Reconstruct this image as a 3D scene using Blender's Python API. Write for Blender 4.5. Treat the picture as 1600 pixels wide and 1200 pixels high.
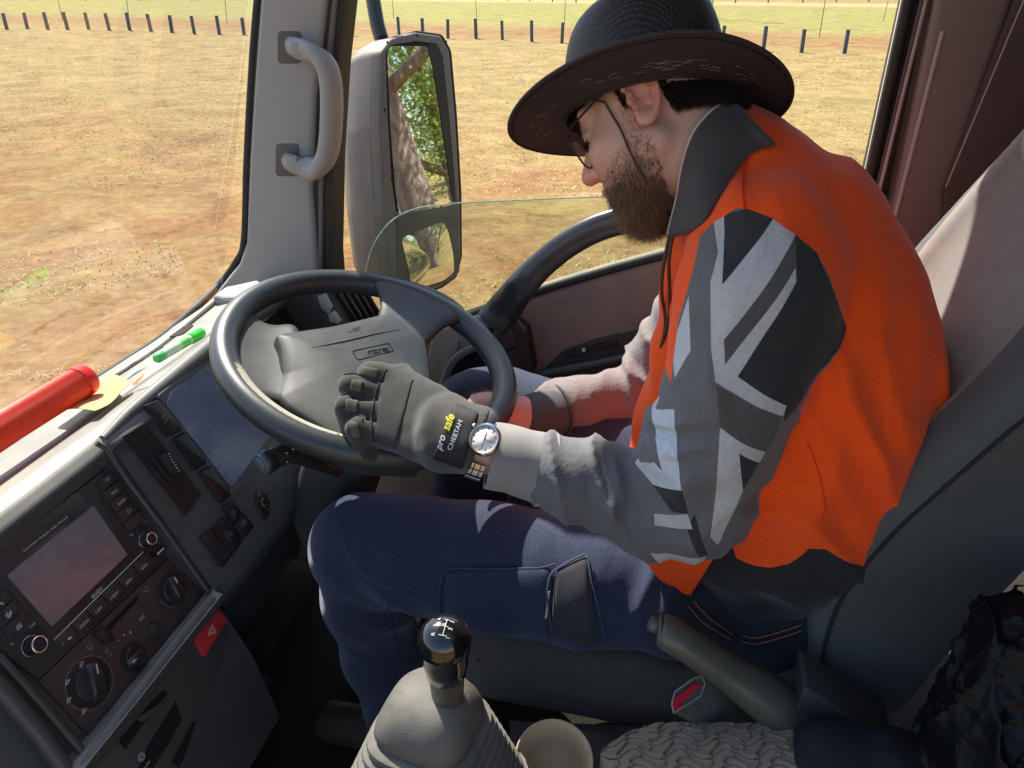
import bpy, bmesh, math, random
import numpy as np
from mathutils import Vector, Matrix, noise as mnoise
sc = bpy.context.scene
for o in list(bpy.data.objects): bpy.data.objects.remove(o)
R = math.radians
# ---------------- camera ----------------
CAMZ = 2.30; PITCH = R(28); YAW = R(13)
cam = bpy.data.cameras.new('camera'); camo = bpy.data.objects.new('camera', cam)
sc.collection.objects.link(camo); sc.camera = camo
camo.location = (0, 0, CAMZ); camo.rotation_euler = (R(90) - PITCH, 0, YAW)
cam.sensor_width = 36; cam.lens = 36 * 1202 / 1600; cam.clip_start = .02; cam.clip_end = 3000
# ---------------- light ----------------
SUN_EL = R(50); SUN_AZ = R(46)     # the sun stands in front of the truck, on the driver's side
w = bpy.data.worlds.new('World'); sc.world = w; w.use_nodes = True
nt = w.node_tree; nt.nodes.clear()
sky = nt.nodes.new('ShaderNodeTexSky'); sky.sky_type = 'NISHITA'; sky.sun_disc = False
sky.sun_elevation = SUN_EL; sky.sun_rotation = -SUN_AZ
bg = nt.nodes.new('ShaderNodeBackground'); bg.inputs['Strength'].default_value = .12
out = nt.nodes.new('ShaderNodeOutputWorld'); nt.links.new(sky.outputs[0], bg.inputs[0]); nt.links.new(bg.outputs[0], out.inputs[0])
sl = bpy.data.lights.new('sun', 'SUN'); sl.energy = 5.0; sl.angle = R(.5); sl.color = (1, .95, .86)
so = bpy.data.objects.new('sun', sl); sc.collection.objects.link(so)
tosun = Vector((-math.sin(SUN_AZ) * math.cos(SUN_EL), math.cos(SUN_AZ) * math.cos(SUN_EL), math.sin(SUN_EL)))
so.rotation_euler = tosun.to_track_quat('Z', 'Y').to_euler(); so.location = tosun * 50
sc.view_settings.view_transform = 'Standard'; sc.view_settings.look = 'None'
sc.view_settings.exposure = 1.12; sc.view_settings.gamma = 1
sc.render.engine = 'CYCLES'
sc.cycles.max_bounces = 10; sc.cycles.transparent_max_bounces = 16; sc.cycles.diffuse_bounces = 5
# ---------------- survey helpers: a sight line of the photograph meets a plane of the cab ----------------
A = np.array
Cc = A([0, 0, CAMZ]); FL = 1202.
Hh = A([-math.sin(YAW), math.cos(YAW), 0]); Rr = A([math.cos(YAW), math.sin(YAW), 0]); Zz = A([0, 0, 1.])
Ff = math.cos(PITCH) * Hh - math.sin(PITCH) * Zz; Uu = math.sin(PITCH) * Hh + math.cos(PITCH) * Zz
def ray(u, v): return Ff + Rr * (u - 800) / FL + Uu * (600 - v) / FL
def Y(u, v, y): r = ray(u, v); return Cc + r * (y / r[1])
def X(u, v, x): r = ray(u, v); return Cc + r * (x / r[0])
def Zp(u, v, z): r = ray(u, v); return Cc + r * ((z - CAMZ) / r[2])
def PL(u, v, P, n, o=0.):
    n = A(n, float) / np.linalg.norm(n); P = A(P) + n * o; r = ray(u, v); return Cc + r * (((P - Cc) @ n) / (r @ n))
def nrm(v): v = A(v, float); return v / np.linalg.norm(v)
# the sloping face of the dashboard
DA = A([-.71, .526, 1.693]); DT = A([math.cos(1.138), 0, -math.sin(1.138)]); DN = A([math.sin(1.138), 0, math.cos(1.138)]); DS = A([0, 1., 0])
def D(u, v, o=0.): return PL(u, v, DA, DN, o)
# the plane of the steering wheel
WC = A([-.453, .995, 1.776]); WR = .215
WN = A([math.sin(.33) * math.cos(-.245), math.sin(.33) * math.sin(-.245), math.cos(.33)])
W1 = nrm(np.cross([0, 1, 0], WN)); W2 = np.cross(WN, W1)
def Wp(u, v, o=0.): return PL(u, v, WC, WN, o)
# ---------------- scene helpers ----------------
def link(o): sc.collection.objects.link(o); return o
def thing(name, label, cat, loc=(0, 0, 0), group=None, rz=0):
    o = link(bpy.data.objects.new(name, None)); o.location = loc; o.rotation_euler = (0, 0, rz); o.empty_display_size = .05
    o['label'] = label; o['category'] = cat
    if group: o['group'] = group
    return o
def tag(o, label, cat, group=None):
    o['label'] = label; o['category'] = cat
    if group: o['group'] = group
    return o
def mk(name, verts, faces, m, parent=None, smooth=True, local=False, mats=None, midx=None):
    me = bpy.data.meshes.new(name)
    verts = np.asarray(verts, float)
    me.from_pydata(verts.tolist(), [], faces if isinstance(faces, list) else faces.tolist())
    o = link(bpy.data.objects.new(name, me))
    for x in (mats or [m]): me.materials.append(x)
    if midx is not None: me.polygons.foreach_set('material_index', np.asarray(midx, np.int32))
    if smooth: me.polygons.foreach_set('use_smooth', [True] * len(me.polygons))
    me.update()
    if parent is not None:
        o.parent = parent
        if parent.type == 'EMPTY' and not local: o.location = -parent.location
    return o
def rebase(o, base):            # move the origin of a single mesh thing to its base
    b = Vector(base); o.data.transform(Matrix.Translation(-b)); o.location = b; return o
def rnd(poly, r, n=4):          # round the corners of a polygon
    out = []; N = len(poly); poly = [A(p, float) for p in poly]
    for i in range(N):
        p = poly[i]; a = poly[i - 1] - p; b = poly[(i + 1) % N] - p
        la, lb = np.linalg.norm(a), np.linalg.norm(b); k = min(r, la * .45, lb * .45)
        p0 = p + a / la * k; p1 = p + b / lb * k
        for j in range(n + 1):
            t = j / n; out.append((1 - t) ** 2 * p0 + 2 * t * (1 - t) * p + t * t * p1)
    return out
def slabm(poly, n, depth, bev=0., seg=2, taper=0.):
    n = nrm(n); bm = bmesh.new(); c = sum(poly) / len(poly)
    front = [bm.verts.new(p) for p in poly]
    f = bm.faces.new(front); f.normal_update()
    if A(f.normal) @ n < 0: bmesh.ops.reverse_faces(bm, faces=[f])
    back = [bm.verts.new(p - n * depth + (p - c) * taper) for p in poly]
    N = len(poly)
    for i in range(N): bm.faces.new((front[i], front[(i + 1) % N], back[(i + 1) % N], back[i]))
    bm.faces.new(back[::-1])
    bmesh.ops.recalc_face_normals(bm, faces=bm.faces)
    if bev > 0:
        ed = [e for e in f.edges]
        bmesh.ops.bevel(bm, geom=ed, offset=bev, segments=seg, profile=.5, affect='EDGES', clamp_overlap=True)
    bm.verts.index_update()
    V = [tuple(v.co) for v in bm.verts]; F = [[v.index for v in f.verts] for f in bm.faces]; bm.free()
    return V, F
def join(*ms):
    V = []; F = []
    for v, f in ms:
        k = len(V); V += [tuple(p) for p in v]; F += [[i + k for i in q] for q in f]
    return V, F
def slab(name, poly, n, depth, m, parent, bev=.002, r=0., seg=2, taper=0.):
    poly = rnd(poly, r) if r else [A(p, float) for p in poly]
    V, F = slabm(poly, n, depth, bev, seg, taper); o = mk(name, V, F, m, parent)
    return autosm(o)
def autosm(o, ang=35):
    me = o.data
    try:
        bm = bmesh.new(); bm.from_mesh(me)
        for e in bm.edges:
            if len(e.link_faces) == 2: e.smooth = e.calc_face_angle(0) < R(ang)
        bm.to_mesh(me); bm.free()
    except Exception as ex: print(ex)
    return o
def spline(pts, n=8, closed=False):
    P = [A(p, float) for p in pts]; N = len(P); out = []
    rng = range(N if closed else N - 1)
    for i in rng:
        p0 = P[(i - 1) % N] if closed or i > 0 else 2 * P[0] - P[1]
        p1 = P[i]; p2 = P[(i + 1) % N]
        p3 = P[(i + 2) % N] if closed or i < N - 2 else 2 * P[-1] - P[-2]
        for j in range(n):
            t = j / n
            out.append(.5 * (2 * p1 + (p2 - p0) * t + (2 * p0 - 5 * p1 + 4 * p2 - p3) * t * t + (3 * p1 - p0 - 3 * p2 + p3) * t ** 3))
    if not closed: out.append(P[-1])
    return out
def tubem(path, rad, sides=12, closed=False, up=None, flat=1., caps=True):
    P = [A(p, float) for p in path]; N = len(P)
    rad = [rad] * N if np.isscalar(rad) else list(np.interp(np.linspace(0, 1, N), np.linspace(0, 1, len(rad)), rad))
    V = []; F = []; prev = A(up, float) if up is not None else None
    for i in range(N):
        if closed: t = P[(i + 1) % N] - P[i - 1]
        else: t = P[min(i + 1, N - 1)] - P[max(i - 1, 0)]
        t = nrm(t)
        if prev is None: prev = A([0, 0, 1.]) if abs(t[2]) < .9 else A([1., 0, 0])
        b = prev - t * (prev @ t); b = nrm(b)
        if up is None: prev = b
        c = np.cross(t, b)
        for k in range(sides):
            a = 2 * math.pi * k / sides
            V.append(P[i] + rad[i] * (math.cos(a) * b * flat + math.sin(a) * c))
    for i in range(N if closed else N - 1):
        for k in range(sides):
            a = i * sides + k; b = i * sides + (k + 1) % sides
            j = ((i + 1) % N) * sides
            F.append([a, b, j + (k + 1) % sides, j + k])
    if caps and not closed: F.append(list(range(sides))[::-1]); F.append([(N - 1) * sides + k for k in range(sides)])
    return V, F
def tube(name, path, rad, m, parent, **k): return autosm(mk(name, *tubem(path, rad, **k), m, parent), 50)
def gridm(rows, closed=False):
    n = len(rows[0]); V = [p for r in rows for p in r]; F = []
    for i in range(len(rows) - 1):
        for j in range(n if closed else n - 1):
            F.append([i * n + j, i * n + (j + 1) % n, (i + 1) * n + (j + 1) % n, (i + 1) * n + j])
    return V, F
def lathem(base, axis, prof, sides=32, cap=True):      # prof: (radius, height) pairs
    ax = nrm(axis); a = nrm(np.cross(ax, [0, 1, .3])); b = np.cross(ax, a); V = []
    for r, h in prof:
        for k in range(sides):
            t = 2 * math.pi * k / sides; V.append(A(base) + ax * h + r * (math.cos(t) * a + math.sin(t) * b))
    F = []
    for i in range(len(prof) - 1):
        for k in range(sides):
            F.append([i * sides + k, i * sides + (k + 1) % sides, (i + 1) * sides + (k + 1) % sides, (i + 1) * sides + k])
    if cap: F.append(list(range(sides))[::-1]); F.append([(len(prof) - 1) * sides + k for k in range(sides)])
    return V, F
def lathe(name, base, axis, prof, m, parent, sides=32): return autosm(mk(name, *lathem(base, axis, prof, sides), m, parent), 40)
def boxm(c, ax, ay, az, sx, sy, sz):
    ax, ay, az = nrm(ax), nrm(ay), nrm(az); V = []
    for i in (-1, 1):
        for j in (-1, 1):
            for k in (-1, 1): V.append(A(c) + ax * sx / 2 * i + ay * sy / 2 * j + az * sz / 2 * k)
    F = [[0, 1, 3, 2], [4, 6, 7, 5], [0, 4, 5, 1], [2, 3, 7, 6], [0, 2, 6, 4], [1, 5, 7, 3]]
    return V, F
def subsurf(o, n=1, solid=0., off=-1, crease=None):
    if solid:
        s = o.modifiers.new('solid', 'SOLIDIFY'); s.thickness = solid; s.offset = off
    if n:
        s = o.modifiers.new('sub', 'SUBSURF'); s.levels = n; s.render_levels = n
    return o
def textm(s, org, xd, yd, h, align='LEFT', sx=1., bold=0.):
    cu = bpy.data.curves.new('t', 'FONT'); cu.body = s; cu.size = 1; cu.align_x = align; cu.offset = bold; cu.resolution_u = 3
    o = bpy.data.objects.new('t', cu); link(o); dg = bpy.context.evaluated_depsgraph_get(); dg.update()
    me = bpy.data.meshes.new_from_object(o.evaluated_get(dg)); k = h / .7
    V = [A(org) + nrm(xd) * v.co.x * k * sx + nrm(yd) * v.co.y * k for v in me.vertices]; F = [list(p.vertices) for p in me.polygons]
    bpy.data.objects.remove(o); bpy.data.meshes.remove(me); bpy.data.curves.remove(cu)
    return V, F
# ---------------- materials ----------------
def nodes(name):
    m = bpy.data.materials.new(name); m.use_nodes = True; n = m.node_tree; return m, n, n.nodes['Principled BSDF'], n.nodes.new('ShaderNodeTexCoord').outputs['Object']
def N(n, t, **k):
    x = n.nodes.new(t)
    for a, b in k.items():
        if a.startswith('i_'): x.inputs[a[2:].replace('_', ' ')].default_value = b
        else: setattr(x, a, b)
    return x
def L(n, a, b): n.links.new(a, b)
def noise(n, co, scale, detail=4, rough=.6, dist=0., out='Fac'):
    x = N(n, 'ShaderNodeTexNoise'); x.inputs['Scale'].default_value = scale; x.inputs['Detail'].default_value = detail
    x.inputs['Roughness'].default_value = rough; x.inputs['Distortion'].default_value = dist; L(n, co, x.inputs['Vector']); return x.outputs[out]
def ramp(n, v, stops, interp='LINEAR'):
    x = N(n, 'ShaderNodeValToRGB'); L(n, v, x.inputs[0]); e = x.color_ramp.elements; x.color_ramp.interpolation = interp
    while len(e) < len(stops): e.new(.5)
    for q, (p, c) in zip(e, stops): q.position = p; q.color = (*c, 1) if len(c) == 3 else c
    return x.outputs[0]
def g1(a): return (a, a, a)
def mixc(n, f, a, b, mode='MIX'):
    x = N(n, 'ShaderNodeMix', data_type='RGBA', blend_type=mode)
    for s, v in ((x.inputs[0], f), (x.inputs[6], a), (x.inputs[7], b)):
        if hasattr(v, 'links') or hasattr(v, 'is_linked'): L(n, v, s)
        else: s.default_value = v if np.isscalar(v) else (*v, 1)
    return x.outputs[2]
def math_(n, op, a, b=0., c=None, clamp=False):
    x = N(n, 'ShaderNodeMath', operation=op, use_clamp=clamp)
    for i, v in enumerate((a, b) if c is None else (a, b, c)):
        if hasattr(v, 'is_linked'): L(n, v, x.inputs[i])
        else: x.inputs[i].default_value = v
    return x.outputs[0]
def bumpn(n, b, h, strength=.3, dist=.001, prev=None):
    x = N(n, 'ShaderNodeBump'); x.inputs['Strength'].default_value = strength; x.inputs['Distance'].default_value = dist; L(n, h, x.inputs['Height'])
    if prev is not None: L(n, prev, x.inputs['Normal'])
    L(n, x.outputs[0], b.inputs['Normal']); return x.outputs[0]
def mat(name, col, rough=.6, metal=0., var=.12, vs=14, bump=0., bs=600, dist=.0006, dust=0., dustcol=(.36, .30, .22), spec=.4, coat=0., sheen=0., emis=None):
    m, n, b, co = nodes(name)
    f = noise(n, co, vs, 6, .65)
    c = mixc(n, f, tuple(x * (1 - var) for x in col), tuple(min(1, x * (1 + var)) for x in col))
    if dust:
        ge = N(n, 'ShaderNodeNewGeometry'); sx = N(n, 'ShaderNodeSeparateXYZ'); L(n, ge.outputs['Normal'], sx.inputs[0])
        up = math_(n, 'MULTIPLY_ADD', sx.outputs[2], .6, .4, True)
        d = ramp(n, noise(n, co, 9, 8, .7, .4), [(.35, g1(0)), (.7, g1(1))])
        k = math_(n, 'MULTIPLY', math_(n, 'MULTIPLY', up, d), dust, clamp=True)
        c = mixc(n, k, c, dustcol)
        sp = ramp(n, noise(n, co, 420, 6, .8), [(.56, g1(0)), (.68, g1(1))]); c = mixc(n, math_(n, 'MULTIPLY', math_(n, 'MULTIPLY', sp, d), min(.5, .5 * dust), clamp=True), c, dustcol)
        L(n, math_(n, 'MULTIPLY_ADD', k, .4, rough, True), b.inputs['Roughness'])
    else:
        L(n, math_(n, 'MULTIPLY_ADD', noise(n, co, vs * 3, 4), .25, rough - .12, True), b.inputs['Roughness'])
    L(n, c, b.inputs['Base Color']); b.inputs['Metallic'].default_value = metal
    b.inputs['Specular IOR Level'].default_value = spec
    if coat: b.inputs['Coat Weight'].default_value = coat; b.inputs['Coat Roughness'].default_value = .08
    if sheen: b.inputs['Sheen Weight'].default_value = sheen; b.inputs['Sheen Roughness'].default_value = .5
    if bump: bumpn(n, b, noise(n, co, bs, 2, .5), bump, dist)
    return m
def glassmat(name, tint=(1, 1, 1), refl=.5, dirt=.06, dirtcol=(.6, .55, .45), scale=6, rough=.02):
    m = bpy.data.materials.new(name); m.use_nodes = True; n = m.node_tree; n.nodes.clear()
    co = N(n, 'ShaderNodeTexCoord').outputs['Object']
    tr = N(n, 'ShaderNodeBsdfTransparent'); tr.inputs[0].default_value = (*tint, 1)
    gl = N(n, 'ShaderNodeBsdfGlossy'); gl.inputs['Roughness'].default_value = rough
    fr = N(n, 'ShaderNodeFresnel'); fr.inputs[0].default_value = 1.45
    mx = N(n, 'ShaderNodeMixShader'); L(n, math_(n, 'MULTIPLY', fr.outputs[0], refl), mx.inputs[0]); L(n, tr.outputs[0], mx.inputs[1]); L(n, gl.outputs[0], mx.inputs[2])
    df = N(n, 'ShaderNodeBsdfDiffuse'); df.inputs[0].default_value = (*dirtcol, 1)
    d = ramp(n, noise(n, co, scale, 10, .75, .5), [(.42, g1(dirt * .35)), (.62, g1(dirt)), (.8, g1(min(1, dirt * 3)))])
    m2 = N(n, 'ShaderNodeMixShader'); L(n, d, m2.inputs[0]); L(n, mx.outputs[0], m2.inputs[1]); L(n, df.outputs[0], m2.inputs[2])
    o = N(n, 'ShaderNodeOutputMaterial'); L(n, m2.outputs[0], o.inputs[0]); return m
# ---------------- implicit surfaces ----------------
def smin(a, b, k): h = np.clip(.5 + .5 * (b - a) / k, 0, 1); return b * (1 - h) + a * h - k * h * (1 - h)
def smax(a, b, k): return -smin(-a, -b, k)
def cone(p, a, b, ra, rb, sc_=None):
    a = A(a, float); b = A(b, float)
    ba = b - a; t = np.clip(((p - a) @ ba) / (ba @ ba), 0, 1); d = p - a - t[:, None] * ba
    if sc_ is not None: d = d * A(sc_)
    return np.sqrt((d * d).sum(1)) - (ra + (rb - ra) * t)
def chain(p, pts, rads, k=.02, sc_=None):
    d = None
    for i in range(len(pts) - 1):
        e = cone(p, pts[i], pts[i + 1], rads[i], rads[i + 1], sc_); d = e if d is None else smin(d, e, k)
    return d
def ell(p, c, r, M=None):
    q = p - A(c)
    if M is not None: q = q @ M
    r = A(r, float); k0 = np.linalg.norm(q / r, axis=1); k1 = np.linalg.norm(q / (r * r), axis=1)
    return k0 * (k0 - 1) / np.maximum(k1, 1e-9)
def rbox(p, c, h, r, M=None):
    q = p - A(c)
    if M is not None: q = q @ M
    q = np.abs(q) - (A(h) - r); return np.linalg.norm(np.maximum(q, 0), axis=1) + np.minimum(q.max(1), 0) - r
_lat = np.random.default_rng(5).random((32, 32, 32)).astype(np.float32)
def vn(p, s):
    q = p * s; i = np.floor(q).astype(int); f = q - i; f = f * f * (3 - 2 * f); r = 0
    for a in (0, 1):
        for b in (0, 1):
            for c in (0, 1):
                w_ = (f[:, 0] if a else 1 - f[:, 0]) * (f[:, 1] if b else 1 - f[:, 1]) * (f[:, 2] if c else 1 - f[:, 2])
                r = r + w_ * _lat[(i[:, 0] + a) % 32, (i[:, 1] + b) % 32, (i[:, 2] + c) % 32]
    return r * 2 - 1
def sdfmesh(fn, lo, hi, h):
    lo = A(lo, float); hi = A(hi, float); B = 4
    nb = np.ceil((hi - lo) / (h * B)).astype(int); n = nb * B + 1
    g = np.stack(np.meshgrid(*[np.arange(k) for k in nb], indexing='ij'), -1).reshape(-1, 3)
    cen = lo + (g + .5) * B * h; d = fn(cen)
    act = np.abs(d) < B * h * .87 * 1.6 + .012
    Dn = np.empty(n, np.float32)
    big = np.repeat(np.repeat(np.repeat(np.where(d.reshape(nb) < 0, -1., 1.), B, 0), B, 1), B, 2)
    Dn[:-1, :-1, :-1] = big; Dn[-1] = 1; Dn[:, -1] = 1; Dn[:, :, -1] = 1
    ga = g[act] * B; off = np.stack(np.meshgrid(*[np.arange(B + 1)] * 3, indexing='ij'), -1).reshape(-1, 3)
    key = np.zeros(n, bool)
    for o in off: key[ga[:, 0] + o[0], ga[:, 1] + o[1], ga[:, 2] + o[2]] = True
    ii = np.argwhere(key)
    for s in range(0, len(ii), 400000):
        q = ii[s:s + 400000]; Dn[q[:, 0], q[:, 1], q[:, 2]] = fn(lo + q * h)
    S = Dn < 0; acc = np.zeros(n - 1, np.int8)
    for a in (0, 1):
        for b in (0, 1):
            for c in (0, 1): acc += S[a:n[0] - 1 + a, b:n[1] - 1 + b, c:n[2] - 1 + c]
    cells = np.argwhere((acc > 0) & (acc < 8)); idx = -np.ones(n - 1, np.int32); idx[tuple(cells.T)] = np.arange(len(cells))
    P = np.zeros((len(cells), 3)); cnt = np.zeros(len(cells))
    for ax in range(3):
        o1, o2 = [k for k in range(3) if k != ax]
        for a in (0, 1):
            for b in (0, 1):
                c0 = cells.copy(); c0[:, o1] += a; c0[:, o2] += b; c1 = c0.copy(); c1[:, ax] += 1
                d0 = Dn[tuple(c0.T)]; d1 = Dn[tuple(c1.T)]; m_ = (d0 < 0) != (d1 < 0)
                t = np.where(m_, d0 / np.where(m_, d0 - d1, 1), 0); q = c0.astype(float); q[:, ax] += t
                P[m_] += q[m_]; cnt[m_] += 1
    P /= cnt[:, None]; Fq = []
    for ax in range(3):
        o1, o2 = (ax + 1) % 3, (ax + 2) % 3
        s0 = [slice(None)] * 3; s1 = [slice(None)] * 3; s0[ax] = slice(0, -1); s1[ax] = slice(1, None)
        e = np.argwhere(S[tuple(s0)] != S[tuple(s1)]); e = e[(e[:, o1] > 0) & (e[:, o2] > 0) & (e[:, o1] < n[o1] - 1) & (e[:, o2] < n[o2] - 1)]
        f = S[tuple(e.T)]; q = []
        for a, b in ((0, 0), (-1, 0), (-1, -1), (0, -1)):
            c = e.copy(); c[:, o1] += a; c[:, o2] += b; q.append(idx[tuple(c.T)])
        q = np.stack(q, 1); q[~f] = q[~f][:, ::-1]; Fq.append(q[(q >= 0).all(1)])
    F = np.concatenate(Fq); V = lo + P * h
    # one relaxation pass evens the grid
    nb_ = np.zeros_like(V); ct = np.zeros(len(V))
    for a, b in ((0, 1), (1, 2), (2, 3), (3, 0)):
        np.add.at(nb_, F[:, a], V[F[:, b]]); np.add.at(nb_, F[:, b], V[F[:, a]]); np.add.at(ct, F[:, a], 1); np.add.at(ct, F[:, b], 1)
    V = V * .5 + .5 * nb_ / np.maximum(ct, 1)[:, None]
    return V, F
def sdf(name, fn, lo, hi, h, m, parent, **k):
    V, F = sdfmesh(fn, lo, hi, h); print('SDF', name, len(V)); return mk(name, V, F, m, parent, **k)
rng = np.random.default_rng(11); random.seed(4)
sc.cycles.use_denoising = True
# ================= GROUND AND FIELD =================
def ground_mat():
    m, n, b, co = nodes('field')
    sx = N(n, 'ShaderNodeSeparateXYZ'); L(n, co, sx.inputs[0])
    # distance across the field, following the slanting line of posts
    dist = math_(n, 'MULTIPLY_ADD', sx.outputs[0], .17, sx.outputs[1])
    wob = math_(n, 'MULTIPLY_ADD', noise(n, co, .22, 5), 5., -2.5)
    dd = math_(n, 'ADD', dist, wob)
    fine = math_(n, 'MULTIPLY_ADD', noise(n, co, 9, 12, .74, .6), .55, math_(n, 'MULTIPLY', noise(n, co, 1.1, 8, .65, .8), .45)); mid = noise(n, co, 1.3, 8, .7, .5); big = noise(n, co, .33, 4, .6)
    straw = ramp(n, fine, [(.34, (.095, .062, .026)), (.43, (.20, .138, .052)), (.52, (.28, .202, .082)), (.66, (.385, .290, .130))])
    dirt = ramp(n, fine, [(.34, (.095, .040, .017)), (.48, (.215, .100, .040)), (.64, (.33, .185, .085))])
    green = ramp(n, fine, [(.3, (.10, .11, .025)), (.55, (.26, .26, .07)), (.75, (.42, .36, .13))])
    near = ramp(n, math_(n, 'ADD', dd, math_(n, 'MULTIPLY', mid, 5)), [(.0, g1(1)), (.5, g1(.9)), (.75, g1(.15)), (1, g1(.08))])
    n_in = n.nodes[-1]
    mr = N(n, 'ShaderNodeMapRange'); mr.inputs[1].default_value = 8.5; mr.inputs[2].default_value = 17; mr.inputs[3].default_value = 1; mr.inputs[4].default_value = .1
    L(n, math_(n, 'ADD', dd, math_(n, 'MULTIPLY_ADD', mid, 9, -2.)), mr.inputs[0])
    patch = ramp(n, noise(n, co, .42, 9, .68, .6), [(.42, g1(0)), (.56, g1(1))])
    dk = math_(n, 'MAXIMUM', mr.outputs[0], 0, clamp=True)
    dk = math_(n, 'MULTIPLY', dk, math_(n, 'MULTIPLY_ADD', patch, .55, .42, True), clamp=True)
    c = mixc(n, dk, straw, dirt)
    # reddish band just past the posts, then greener grass, a pale track
    def band(a, b_, c_, d_):
        return ramp(n, math_(n, 'MULTIPLY', dd, 1 / 120), [(a / 120, g1(0)), (b_ / 120, g1(1)), (c_ / 120, g1(1)), (d_ / 120, g1(0))])
    c = mixc(n, math_(n, 'MULTIPLY', band(31, 33, 38, 41), .6), c, dirt)
    c = mixc(n, math_(n, 'MULTIPLY', band(38, 44, 70, 80), math_(n, 'MULTIPLY_ADD', ramp(n, mid, [(.35, g1(0)), (.6, g1(1))]), .5, .35)), c, green)
    c = mixc(n, math_(n, 'MULTIPLY', band(74, 79, 83, 88), .6), c, (.52, .36, .18))
    c = mixc(n, math_(n, 'MULTIPLY', ramp(n, big, [(.42, g1(0)), (.62, g1(1))]), .16), c, green)
    # darker streaks
    c = mixc(n, math_(n, 'MULTIPLY', ramp(n, noise(n, co, .8, 6, .6, 1.5), [(.52, g1(0)), (.66, g1(1))]), .38), c, (.15, .10, .045))
    L(n, c, b.inputs['Base Color']); b.inputs['Roughness'].default_value = .95; b.inputs['Specular IOR Level'].default_value = .1
    bumpn(n, b, fine, .5, .02, bumpn(n, b, noise(n, co, 28, 6, .7), .5, .01)); return m
GM = ground_mat()
xs = sorted(set(list(np.linspace(-30, 30, 121)) + [-700, -300, -150, -80, -50, 50, 80, 150, 300, 700]))
ys = sorted(set(list(np.linspace(-4, 46, 101)) + [-300, -100, -40, -15, 60, 80, 120, 200, 400, 900]))
rows = [[(x, y, .05 * mnoise.noise(Vector((x * .3, y * .3, 0))) + .025 * mnoise.noise(Vector((x * 1.3, y * 1.3, 3)))) for x in xs] for y in ys]
V, F = gridm(rows); g = mk('ground', V, F, GM); g['kind'] = 'structure'
M_litter = mat('dry_stalk', (.62, .48, .26), .9, var=.35, vs=3)
# dry blades and leaf litter on the near field
bv = []; bf = []
def blade(x, y, h, wd, lean, az):
    a = len(bv); dx, dy = math.cos(az), math.sin(az); px, py = -dy * wd, dx * wd
    z0 = .05 * mnoise.noise(Vector((x * .3, y * .3, 0))) + .025 * mnoise.noise(Vector((x * 1.3, y * 1.3, 3)))
    bv.extend([(x - px, y - py, z0 - .005), (x + px, y + py, z0 - .005), (x + px * .7 + dx * lean * .5, y + py * .7 + dy * lean * .5, z0 + h * .7), (x - px * .7 + dx * lean * .5, y - py * .7 + dy * lean * .5, z0 + h * .7), (x + dx * lean, y + dy * lean, z0 + h)])
    bf.extend([[a, a + 1, a + 2, a + 3], [a + 3, a + 2, a + 4]])
for i in range(36000):
    y = 3.6 + 26 * random.random() ** 1.4; x = (random.random() * 1.5 - .95) * (y + 1.5)
    if mnoise.noise(Vector((x * .5, y * .5, 7))) < (.22 if y < 9 else -.25): continue
    s = .45 + .7 * random.random()
    blade(x, y, .022 * s, .0035 + .00025 * y, .05 * s, random.random() * 6.28)
o = mk('dry_grass', bv, bf, M_litter, smooth=False); o['kind'] = 'stuff'
sv = []; sf = []
for i in range(900):
    y = 3.3 + 9 * random.random() ** 1.5; x = (random.random() * 1.4 - .9) * (y + 1.5); r = .006 + .016 * random.random() ** 3
    z0 = .05 * mnoise.noise(Vector((x * .3, y * .3, 0))) + .025 * mnoise.noise(Vector((x * 1.3, y * 1.3, 3)))
    k = len(sv); a0 = random.random() * 6
    for j in range(6): a = a0 + j * 1.047; q = r * (.7 + .6 * random.random()); sv.append((x + q * math.cos(a), y + q * math.sin(a) * .8, z0))
    sv.append((x, y, z0 + r * .7)); sf += [[k + j, k + (j + 1) % 6, k + 6] for j in range(6)]
o = mk('pebbles', sv, sf, mat('pebble', (.55, .36, .22), .9, var=.4, vs=2), smooth=False); o['kind'] = 'stuff'
# ---- posts ----
M_post = mat('weathered_post', (.085, .10, .115), .85, var=.4, vs=9, bump=.4, bs=60, dist=.01)
M_ptop = mat('post_top', (.30, .30, .28), .9, var=.3)
base_px = [(11, 46), (43, 45), (75, 46), (106, 47), (139, 47), (171, 48), (203, 48), (236, 49), (269, 51), (304, 53), (343, 54), (382, 56), (548, 56),
           (624, 57), (661, 58), (700, 60), (744, 61), (785, 63), (831, 66), (878, 68), (925, 70), (975, 72), (1026, 74), (1076, 75), (1127, 77), (1192, 80), (1252, 82), (1319, 84), (1390, 86)]
proto = None
def post_mesh():
    p, q = .058, .74
    V = []; F = []
    for z, s in ((-.05, 1), (0, 1), (.4, .98), (q - .02, .97), (q, .9)):
        for a, b in ((-1, -1), (1, -1), (1, 1), (-1, 1)): V.append((a * p * s, b * p * s, z))
    for i in range(4):
        for k in range(4): F.append([i * 4 + k, i * 4 + (k + 1) % 4, i * 4 + 4 + (k + 1) % 4, i * 4 + 4 + k])
    F.append([16, 17, 18, 19]); return V, F
V, F = post_mesh()
names = ['first', 'second', 'third', 'fourth', 'fifth', 'sixth', 'seventh', 'eighth', 'ninth', 'tenth', 'eleventh', 'twelfth']
lab = {}
for i in range(12): lab[i] = 'dark timber bollard in the field seen through the windscreen, %s from the left' % names[i]
lab[12] = 'dark timber bollard in the field between the windscreen pillar and the mirror arm'
for i, s in enumerate(['just right of the mirror arm, its foot behind the mirror top', 'above the middle of the mirror top', 'above the right corner of the mirror', 'first clear one right of the mirror', 'second clear one right of the mirror', 'third clear one right of the mirror', 'last clear one before the hat crown']): lab[13 + i] = 'dark timber bollard ' + s
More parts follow.
